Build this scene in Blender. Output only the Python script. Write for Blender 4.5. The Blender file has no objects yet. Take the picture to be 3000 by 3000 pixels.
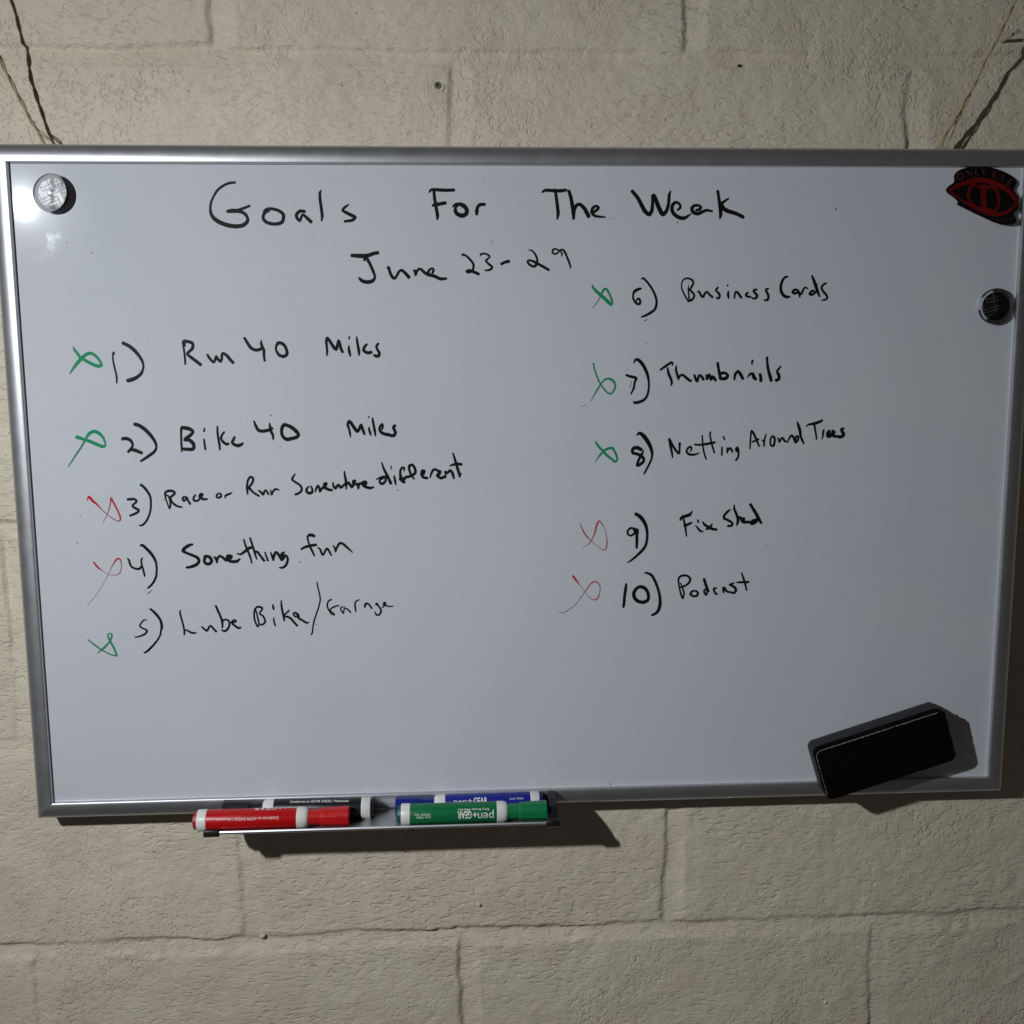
import bpy, bmesh, math, random
import numpy as np
from mathutils import Vector, Matrix

random.seed(7)
MM = 0.001
def V(x, y, z=0.0):
    """board coordinates in mm (x right, y up, z out of the board) -> world metres"""
    return Vector((x * MM, -z * MM, y * MM))

# ------------------------------------------------------------------ camera, light, exposure
scene = bpy.context.scene
cam_data = bpy.data.cameras.new("camera")
cam_data.sensor_width = 36.0
cam_data.lens = 3.0917 / 3.0 * 36.0
cam_data.clip_start = 0.01
cam_data.clip_end = 50.0
cam = bpy.data.objects.new("camera", cam_data)
scene.collection.objects.link(cam)
RIGHT = (0.99842626, -0.00580623, 0.05577895)
UP = (0.01361315, 0.9899698, -0.14062177)
BACK = (-0.054403, 0.1411598, 0.98849088)
def wv(a): return Vector((a[0], -a[2], a[1]))
r_, u_, b_ = wv(RIGHT), wv(UP), wv(BACK)
mw = Matrix(((r_.x, u_.x, b_.x), (r_.y, u_.y, b_.y), (r_.z, u_.z, b_.z))).to_4x4()
mw.translation = V(-68.88, 115.21, 945.96)
cam.matrix_world = mw
scene.camera = cam

world = bpy.data.worlds.new("World")
scene.world = world
world.use_nodes = True
bg = world.node_tree.nodes["Background"]
bg.inputs["Color"].default_value = (1.0, 0.88, 0.82, 1)
bg.inputs["Strength"].default_value = 0.032

lamp_data = bpy.data.lights.new("headlamp", 'AREA')
lamp_data.shape = 'ELLIPSE'
lamp_data.size = 0.024
lamp_data.size_y = 0.040
lamp_data.energy = 7.1
lamp_data.spread = math.radians(140)
lamp_data.color = (0.93, 0.97, 1.0)
lamp = bpy.data.objects.new("headlamp", lamp_data)
scene.collection.objects.link(lamp)
LAMP = V(-774, 378, 900)
lamp.location = LAMP
aim = (LAMP - V(400, -620, 0)).to_track_quat('Z', 'Y')
lamp.rotation_euler = (aim.to_matrix() @ Matrix.Rotation(math.radians(22), 3, 'Z')).to_euler()

scene.render.engine = 'CYCLES'
scene.cycles.use_denoising = True
scene.cycles.max_bounces = 10
scene.cycles.transmission_bounces = 10
scene.cycles.sample_clamp_indirect = 4.0
scene.view_settings.view_transform = 'Standard'
scene.view_settings.look = 'None'
scene.view_settings.exposure = 0.0
scene.view_settings.gamma = 1.0

# ------------------------------------------------------------------ helpers
C = scene.collection
def link(name, mesh, mat=None, parent=None, label=None, kind=None):
    o = bpy.data.objects.new(name, mesh)
    C.objects.link(o)
    if mat is not None:
        if isinstance(mat, (list, tuple)):
            for m in mat: mesh.materials.append(m)
        else:
            mesh.materials.append(mat)
    if parent is not None: o.parent = parent
    if label: o["label"] = label
    if kind: o["kind"] = kind
    return o
def finish(bm, name, angle=0.6):
    """split hard edges and write the mesh"""
    bm.normal_update()
    hard = [e for e in bm.edges if len(e.link_faces) == 2 and (e.link_faces[0].smooth != e.link_faces[1].smooth or e.calc_face_angle(0) > angle)]
    bmesh.ops.split_edges(bm, edges=hard)
    me = bpy.data.meshes.new(name); bm.to_mesh(me); bm.free()
    return me
def thing(name, label, cat, loc=(0, 0, 0), group=None, kind=None):
    o = bpy.data.objects.new(name, None)
    o.empty_display_size = 0.02
    C.objects.link(o)
    o.location = V(*loc)
    o["label"] = label
    if cat: o["category"] = cat
    if group: o["group"] = group
    if kind: o["kind"] = kind
    return o
def mesh_from(name, verts, faces, smooth=False, mats=None):
    me = bpy.data.meshes.new(name)
    me.from_pydata([tuple(v) for v in verts], [], faces)
    if smooth:
        me.polygons.foreach_set("use_smooth", [True] * len(me.polygons))
    if mats is not None:
        me.polygons.foreach_set("material_index", mats)
    me.update()
    return me
def box_mesh(name, x0, x1, y0, y1, z0, z1, bevel=0.0, seg=2, smooth=False):
    bm = bmesh.new()
    bmesh.ops.create_cube(bm, size=1.0)
    for v in bm.verts:
        x = x0 if v.co.x < 0 else x1
        z = z0 if v.co.y > 0 else z1
        y = y0 if v.co.z < 0 else y1
        v.co = V(x, y, z)
    if bevel:
        bmesh.ops.bevel(bm, geom=bm.edges[:], offset=bevel * MM, segments=seg, profile=0.5, affect='EDGES')
    me = bpy.data.meshes.new(name)
    bm.to_mesh(me); bm.free()
    if smooth: me.polygons.foreach_set("use_smooth", [True] * len(me.polygons))
    return me

def new_mat(name):
    m = bpy.data.materials.new(name)
    m.use_nodes = True
    nt = m.node_tree
    return m, nt, nt.nodes["Principled BSDF"]
def N(nt, t, **k):
    n = nt.nodes.new(t)
    for a, b in k.items():
        if a.startswith("i_"):
            n.inputs[a[2:].replace("_", " ")].default_value = b
        else:
            setattr(n, a, b)
    return n
def math_n(nt, op, a, b=None, clamp=False):
    n = nt.nodes.new("ShaderNodeMath"); n.operation = op; n.use_clamp = clamp
    for i, s in enumerate((a, b)):
        if s is None: continue
        if isinstance(s, (int, float)): n.inputs[i].default_value = s
        else: nt.links.new(s, n.inputs[i])
    return n.outputs[0]
def simple(name, col, rough=0.5, metal=0.0, spec=0.5, bump=0.0, bscale=600, mottled=0.0):
    m, nt, p = new_mat(name)
    p.inputs["Base Color"].default_value = (*col, 1)
    p.inputs["Roughness"].default_value = rough
    p.inputs["Metallic"].default_value = metal
    p.inputs["Specular IOR Level"].default_value = spec
    geo = N(nt, "ShaderNodeNewGeometry")
    if bump:
        nz = N(nt, "ShaderNodeTexNoise", i_Scale=bscale, i_Detail=3.0)
        nt.links.new(geo.outputs["Position"], nz.inputs["Vector"])
        b = N(nt, "ShaderNodeBump", i_Strength=1.0, i_Distance=bump * MM)
        nt.links.new(nz.outputs["Fac"], b.inputs["Height"])
        nt.links.new(b.outputs["Normal"], p.inputs["Normal"])
    if mottled:
        nz = N(nt, "ShaderNodeTexNoise", i_Scale=120.0, i_Detail=5.0)
        nt.links.new(geo.outputs["Position"], nz.inputs["Vector"])
        mr = N(nt, "ShaderNodeMapRange")
        mr.inputs["From Min"].default_value = 0.3; mr.inputs["From Max"].default_value = 0.7
        mr.inputs["To Min"].default_value = rough * (1 - mottled); mr.inputs["To Max"].default_value = rough * (1 + mottled)
        nt.links.new(nz.outputs["Fac"], mr.inputs["Value"])
        nt.links.new(mr.outputs["Result"], p.inputs["Roughness"])
    return m

# ------------------------------------------------------------------ materials
def wall_material():
    m, nt, p = new_mat("painted_block")
    L = nt.links.new
    geo = N(nt, "ShaderNodeNewGeometry")
    pos = geo.outputs["Position"]
    def scaled(sx, sz, rot=0.0):
        mp = N(nt, "ShaderNodeMapping")
        mp.inputs["Scale"].default_value = (sx, 1.0, sz)
        mp.inputs["Rotation"].default_value = (0, rot, 0)
        L(pos, mp.inputs["Vector"])
        return mp.outputs["Vector"]
    # roller stipple : worm-like ridges, two directions blended by a slow noise
    def stipple(vec, sc, dist):
        n = N(nt, "ShaderNodeTexNoise", i_Scale=sc, i_Detail=2.5, i_Roughness=0.55, i_Distortion=dist)
        L(vec, n.inputs["Vector"])
        # ridge : 1-|2n-1|
        a = math_n(nt, 'SUBTRACT', n.outputs["Fac"], 0.5)
        a = math_n(nt, 'ABSOLUTE', a)
        a = math_n(nt, 'MULTIPLY', a, 4.6, True)
        sr = N(nt, "ShaderNodeMapRange"); sr.interpolation_type = 'SMOOTHSTEP'
        sr.inputs["To Min"].default_value = 1.0; sr.inputs["To Max"].default_value = 0.0
        L(a, sr.inputs["Value"]); a = sr.outputs["Result"]
        b = math_n(nt, 'MULTIPLY', n.outputs["Fac"], 2.2)
        a = math_n(nt, 'MULTIPLY', a, 0.5)
        return math_n(nt, 'ADD', a, b)
    s1 = stipple(scaled(1.0, 1.0), 245.0, 0.6)
    s2 = stipple(scaled(0.45, 1.25, 0.12), 240.0, 0.5)
    s3 = stipple(scaled(0.5, 1.2, -0.75), 230.0, 0.5)
    slow = N(nt, "ShaderNodeTexNoise", i_Scale=5.5, i_Detail=2.0)
    L(pos, slow.inputs["Vector"])
    sel = N(nt, "ShaderNodeMapRange"); sel.inputs["From Min"].default_value = 0.42; sel.inputs["From Max"].default_value = 0.58
    L(slow.outputs["Fac"], sel.inputs["Value"])
    mx = N(nt, "ShaderNodeMix"); mx.data_type = 'FLOAT'
    L(sel.outputs["Result"], mx.inputs[0]); L(s1, mx.inputs[2]); L(s2, mx.inputs[3])
    slow2 = N(nt, "ShaderNodeTexNoise", i_Scale=4.0, i_Detail=1.0)
    mp2 = N(nt, "ShaderNodeMapping"); mp2.inputs["Location"].default_value = (3.3, 1.0, 7.1)
    L(pos, mp2.inputs["Vector"]); L(mp2.outputs["Vector"], slow2.inputs["Vector"])
    sel2 = N(nt, "ShaderNodeMapRange"); sel2.inputs["From Min"].default_value = 0.52; sel2.inputs["From Max"].default_value = 0.62
    L(slow2.outputs["Fac"], sel2.inputs["Value"])
    mx2 = N(nt, "ShaderNodeMix"); mx2.data_type = 'FLOAT'
    L(sel2.outputs["Result"], mx2.inputs[0]); L(mx.outputs[0], mx2.inputs[2]); L(s3, mx2.inputs[3])
    # strength of the stipple varies over the wall
    sv = N(nt, "ShaderNodeTexNoise", i_Scale=13.0, i_Detail=3.0)
    L(pos, sv.inputs["Vector"])
    svr = N(nt, "ShaderNodeMapRange"); svr.inputs["From Min"].default_value = 0.3; svr.inputs["From Max"].default_value = 0.7
    svr.inputs["To Min"].default_value = 0.75; svr.inputs["To Max"].default_value = 1.2
    L(sv.outputs["Fac"], svr.inputs["Value"])
    hgt = math_n(nt, 'MULTIPLY', mx2.outputs[0], svr.outputs["Result"])
    # sparse crumbs and pin holes
    vo = N(nt, "ShaderNodeTexVoronoi", i_Scale=75.0); L(pos, vo.inputs["Vector"])
    cr = N(nt, "ShaderNodeMapRange"); cr.inputs["From Min"].default_value = 0.0; cr.inputs["From Max"].default_value = 0.13
    cr.inputs["To Min"].default_value = 1.0; cr.inputs["To Max"].default_value = 0.0
    L(vo.outputs["Distance"], cr.inputs["Value"])
    sepc = N(nt, "ShaderNodeSeparateColor"); L(vo.outputs["Color"], sepc.inputs[0])
    few = math_n(nt, 'GREATER_THAN', sepc.outputs[0], 0.86)
    hole = math_n(nt, 'LESS_THAN', sepc.outputs[1], 0.5)
    sign = math_n(nt, 'SUBTRACT', 1.0, math_n(nt, 'MULTIPLY', hole, 2.0))
    crumb = math_n(nt, 'MULTIPLY', math_n(nt, 'MULTIPLY', cr.outputs["Result"], few), sign)
    hgt = math_n(nt, 'ADD', hgt, math_n(nt, 'MULTIPLY', crumb, 0.8))
    b = N(nt, "ShaderNodeBump", i_Strength=1.0, i_Distance=0.00072)
    L(hgt, b.inputs["Height"]); L(b.outputs["Normal"], p.inputs["Normal"])
    # paint colour with faint yellowing and greyish patches
    cn = N(nt, "ShaderNodeTexNoise", i_Scale=22.0, i_Detail=6.0, i_Roughness=0.65)
    L(pos, cn.inputs["Vector"])
    ramp = N(nt, "ShaderNodeValToRGB")
    ramp.color_ramp.elements[0].position = 0.30; ramp.color_ramp.elements[0].color = (0.625, 0.552, 0.430, 1)
    ramp.color_ramp.elements[1].position = 0.70; ramp.color_ramp.elements[1].color = (0.715, 0.642, 0.515, 1)
    L(cn.outputs["Fac"], ramp.inputs["Fac"])
    yn = N(nt, "ShaderNodeTexNoise", i_Scale=9.0, i_Detail=7.0, i_Roughness=0.7)
    mp3 = N(nt, "ShaderNodeMapping"); mp3.inputs["Location"].default_value = (1.7, 0.2, 2.9)
    L(pos, mp3.inputs["Vector"]); L(mp3.outputs["Vector"], yn.inputs["Vector"])
    yr = N(nt, "ShaderNodeMapRange"); yr.inputs["From Min"].default_value = 0.60; yr.inputs["From Max"].default_value = 0.78
    yr.inputs["To Max"].default_value = 0.55
    L(yn.outputs["Fac"], yr.inputs["Value"])
    cm = N(nt, "ShaderNodeMix"); cm.data_type = 'RGBA'
    L(yr.outputs["Result"], cm.inputs[0]); L(ramp.outputs["Color"], cm.inputs[6])
    cm.inputs[7].default_value = (0.53, 0.46, 0.33, 1)
    # darker colour inside the pin holes
    dm = N(nt, "ShaderNodeMix"); dm.data_type = 'RGBA'
    L(math_n(nt, 'MULTIPLY', math_n(nt, 'MULTIPLY', crumb, -0.55), 1.0, True), dm.inputs[0])
    L(cm.outputs[2], dm.inputs[6]); dm.inputs[7].default_value = (0.16, 0.13, 0.10, 1)
    L(dm.outputs[2], p.inputs["Base Color"])
    p.inputs["Roughness"].default_value = 0.55
    p.inputs["Specular IOR Level"].default_value = 0.28
    return m

def board_material():
    m, nt, p = new_mat("white_enamel")
    L = nt.links.new
    geo = N(nt, "ShaderNodeNewGeometry"); pos = geo.outputs["Position"]
    n1 = N(nt, "ShaderNodeTexNoise", i_Scale=6.0, i_Detail=4.0, i_Roughness=0.6); L(pos, n1.inputs["Vector"])
    ramp = N(nt, "ShaderNodeValToRGB")
    ramp.color_ramp.elements[0].position = 0.30; ramp.color_ramp.elements[0].color = (0.600, 0.628, 0.682, 1)
    ramp.color_ramp.elements[1].position = 0.70; ramp.color_ramp.elements[1].color = (0.632, 0.652, 0.694, 1)
    L(n1.outputs["Fac"], ramp.inputs["Fac"])
    # old wiped ink : faint grey streaks
    mp = N(nt, "ShaderNodeMapping"); mp.inputs["Scale"].default_value = (1.0, 1.0, 3.2); mp.inputs["Rotation"].default_value = (0, 0.35, 0)
    L(pos, mp.inputs["Vector"])
    n2 = N(nt, "ShaderNodeTexNoise", i_Scale=26.0, i_Detail=8.0, i_Roughness=0.72, i_Distortion=0.4); L(mp.outputs["Vector"], n2.inputs["Vector"])
    r2 = N(nt, "ShaderNodeMapRange"); r2.inputs["From Min"].default_value = 0.52; r2.inputs["From Max"].default_value = 0.75
    r2.inputs["To Max"].default_value = 0.10
    L(n2.outputs["Fac"], r2.inputs["Value"])
    cm = N(nt, "ShaderNodeMix"); cm.data_type = 'RGBA'
    L(r2.outputs["Result"], cm.inputs[0]); L(ramp.outputs["Color"], cm.inputs[6]); cm.inputs[7].default_value = (0.42, 0.43, 0.46, 1)
    L(cm.outputs[2], p.inputs["Base Color"])
    # a thumb-sized smear of residue below the upper left magnet, rougher than the enamel around it
    def blob(cx, cy, rx, ry, ang):
        mpb = N(nt, "ShaderNodeMapping"); mpb.vector_type = 'TEXTURE'
        mpb.inputs["Location"].default_value = (cx * MM, 0, cy * MM)
        mpb.inputs["Rotation"].default_value = (0, ang, 0)
        mpb.inputs["Scale"].default_value = (rx * MM, 1000.0, ry * MM)
        L(pos, mpb.inputs["Vector"])
        ln = N(nt, "ShaderNodeVectorMath", operation='LENGTH'); L(mpb.outputs["Vector"], ln.inputs[0])
        return ln.outputs["Value"]
    d = blob(-411, 214, 9.5, 17, 0.62)
    nb = N(nt, "ShaderNodeTexNoise", i_Scale=150.0, i_Detail=4.0, i_Distortion=1.2); L(pos, nb.inputs["Vector"])
    d = math_n(nt, 'ADD', d, math_n(nt, 'MULTIPLY', math_n(nt, 'SUBTRACT', nb.outputs["Fac"], 0.5), 2.4))
    sm = N(nt, "ShaderNodeMapRange"); sm.inputs["From Min"].default_value = 1.1; sm.inputs["From Max"].default_value = 0.2
    L(d, sm.inputs["Value"])
    rn = N(nt, "ShaderNodeTexNoise", i_Scale=18.0, i_Detail=6.0, i_Roughness=0.7); L(pos, rn.inputs["Vector"])
    rr = N(nt, "ShaderNodeMapRange"); rr.inputs["To Min"].default_value = 0.020; rr.inputs["To Max"].default_value = 0.032
    L(rn.outputs["Fac"], rr.inputs["Value"])
    rough = math_n(nt, 'ADD', rr.outputs["Result"], math_n(nt, 'MULTIPLY', sm.outputs["Result"], 0.055))
    L(rough, p.inputs["Roughness"])
    p.inputs["Specular IOR Level"].default_value = 0.45
    p.inputs["Coat Weight"].default_value = 0.045
    p.inputs["Coat Roughness"].default_value = 0.15
    # the sheet is not perfectly flat
    w = N(nt, "ShaderNodeTexNoise", i_Scale=14.0, i_Detail=1.0); L(pos, w.inputs["Vector"])
    b = N(nt, "ShaderNodeBump", i_Strength=1.0, i_Distance=0.00022); L(w.outputs["Fac"], b.inputs["Height"])
    L(b.outputs["Normal"], p.inputs["Normal"]); L(b.outputs["Normal"], p.inputs["Coat Normal"])
    return m

def ink_material(name, col, thin):
    m, nt, p = new_mat(name)
    L = nt.links.new
    at = N(nt, "ShaderNodeAttribute", attribute_name="ink")
    geo = N(nt, "ShaderNodeNewGeometry")
    nz = N(nt, "ShaderNodeTexNoise", i_Scale=700.0, i_Detail=2.0); L(geo.outputs["Position"], nz.inputs["Vector"])
    f = math_n(nt, 'ADD', at.outputs["Fac"], math_n(nt, 'MULTIPLY', math_n(nt, 'SUBTRACT', nz.outputs["Fac"], 0.5), 0.25), True)
    mx = N(nt, "ShaderNodeMix"); mx.data_type = 'RGBA'
    L(f, mx.inputs[0]); mx.inputs[6].default_value = (*thin, 1); mx.inputs[7].default_value = (*col, 1)
    L(mx.outputs[2], p.inputs["Base Color"])
    p.inputs["Roughness"].default_value = 0.5
    p.inputs["Specular IOR Level"].default_value = 0.15
    return m

def alu_material():
    m, nt, p = new_mat("satin_aluminium")
    L = nt.links.new
    geo = N(nt, "ShaderNodeNewGeometry"); pos = geo.outputs["Position"]
    n = N(nt, "ShaderNodeTexNoise", i_Scale=60.0, i_Detail=6.0, i_Roughness=0.65); L(pos, n.inputs["Vector"])
    rr = N(nt, "ShaderNodeMapRange"); rr.inputs["From Min"].default_value = 0.3; rr.inputs["From Max"].default_value = 0.7
    rr.inputs["To Min"].default_value = 0.38; rr.inputs["To Max"].default_value = 0.44
    L(n.outputs["Fac"], rr.inputs["Value"]); L(rr.outputs["Result"], p.inputs["Roughness"])
    p.inputs["Base Color"].default_value = (0.60, 0.61, 0.64, 1)
    p.inputs["Metallic"].default_value = 0.93
    f = N(nt, "ShaderNodeTexNoise", i_Scale=900.0, i_Detail=2.0); L(pos, f.inputs["Vector"])
    b = N(nt, "ShaderNodeBump", i_Strength=1.0, i_Distance=0.00002); L(f.outputs["Fac"], b.inputs["Height"]); L(b.outputs["Normal"], p.inputs["Normal"])
    return m

M = {}
M['wall'] = wall_material()
M['board'] = board_material()
M['black_ink'] = ink_material("black_ink", (0.006, 0.006, 0.007), (0.10, 0.10, 0.11))
M['green_ink'] = ink_material("green_ink", (0.004, 0.27, 0.11), (0.09, 0.22, 0.19))
M['red_ink'] = ink_material("red_ink", (0.52, 0.018, 0.030), (0.30, 0.17, 0.19))
M['alu'] = alu_material()
M['black_plastic'] = simple("black_plastic", (0.008, 0.008, 0.010), 0.36, bump=0.03, mottled=0.2)
M['eraser_body'] = simple("eraser_plastic", (0.015, 0.014, 0.017), 0.55, bump=0.08, bscale=900, mottled=0.15)
M['felt'] = simple("felt", (0.0035, 0.0035, 0.004), 0.95, spec=0.05, bump=0.5, bscale=1300)
M['lit_felt_edge'] = simple("lit_felt_fibre", (0.34, 0.31, 0.31), 0.9, spec=0.1)  # pale colour stands in for light caught by the pad's edge fibres
M['white_plastic'] = simple("white_plastic", (0.74, 0.74, 0.72), 0.38, mottled=0.2)
M['twine'] = simple("twine", (0.40, 0.32, 0.20), 0.85, spec=0.15, bump=0.2, bscale=1500)
M['dark_hole'] = simple("dark_hole", (0.03, 0.035, 0.025), 0.8)
M['plug'] = simple("plug_plastic", (0.13, 0.14, 0.09), 0.5)
M['steel'] = simple("steel", (0.5, 0.5, 0.5), 0.3, metal=1.0)
M['nail'] = simple("painted_nail", (0.36, 0.33, 0.26), 0.5)
M['print_white'] = simple("print_white", (0.75, 0.75, 0.72), 0.45)
M['print_pink'] = simple("print_pink", (0.80, 0.52, 0.48), 0.45)
M['vinyl'] = simple("black_vinyl", (0.0035, 0.0032, 0.004), 0.45, spec=0.2)
M['vinyl_edge'] = simple("vinyl_edge", (0.22, 0.20, 0.20), 0.6)
M['eye_red'] = simple("eye_red", (0.14, 0.003, 0.004), 0.5, spec=0.2)
M['letter_red'] = simple("letter_red", (0.10, 0.016, 0.019), 0.5, spec=0.2)
M['faint_red'] = simple("faint_red", (0.07, 0.012, 0.014), 0.5, spec=0.2)
def foil():
    m, nt, p = new_mat("mirror_foil")
    p.inputs["Base Color"].default_value = (0.010, 0.010, 0.013, 1)
    geo = N(nt, "ShaderNodeNewGeometry")
    n = N(nt, "ShaderNodeTexNoise", i_Scale=95.0, i_Detail=1.0); nt.links.new(geo.outputs["Position"], n.inputs["Vector"])
    b = N(nt, "ShaderNodeBump", i_Strength=1.0, i_Distance=0.0009); nt.links.new(n.outputs["Fac"], b.inputs["Height"])
    nt.links.new(b.outputs["Normal"], p.inputs["Normal"])
    p.inputs["Roughness"].default_value = 0.29
    return m
M['foil'] = foil()
M['foil_line'] = simple("foil_line", (0.16, 0.155, 0.16), 0.4)
def acrylic():
    m = bpy.data.materials.new("clear_acrylic"); m.use_nodes = True
    nt = m.node_tree; nt.nodes.clear()
    out = nt.nodes.new("ShaderNodeOutputMaterial")
    tr = nt.nodes.new("ShaderNodeBsdfTransparent"); tr.inputs["Color"].default_value = (0.90, 0.91, 0.92, 1)
    gl = nt.nodes.new("ShaderNodeBsdfGlossy"); gl.inputs["Roughness"].default_value = 0.10
    fr = nt.nodes.new("ShaderNodeFresnel"); fr.inputs["IOR"].default_value = 1.49
    mx = nt.nodes.new("ShaderNodeMixShader")
    nt.links.new(fr.outputs[0], mx.inputs[0]); nt.links.new(tr.outputs[0], mx.inputs[1]); nt.links.new(gl.outputs[0], mx.inputs[2])
    nt.links.new(mx.outputs[0], out.inputs["Surface"])
    return m
M['glass'] = acrylic()
M['rim'] = simple("frosted_rim", (0.60, 0.62, 0.66), 0.25)
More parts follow.
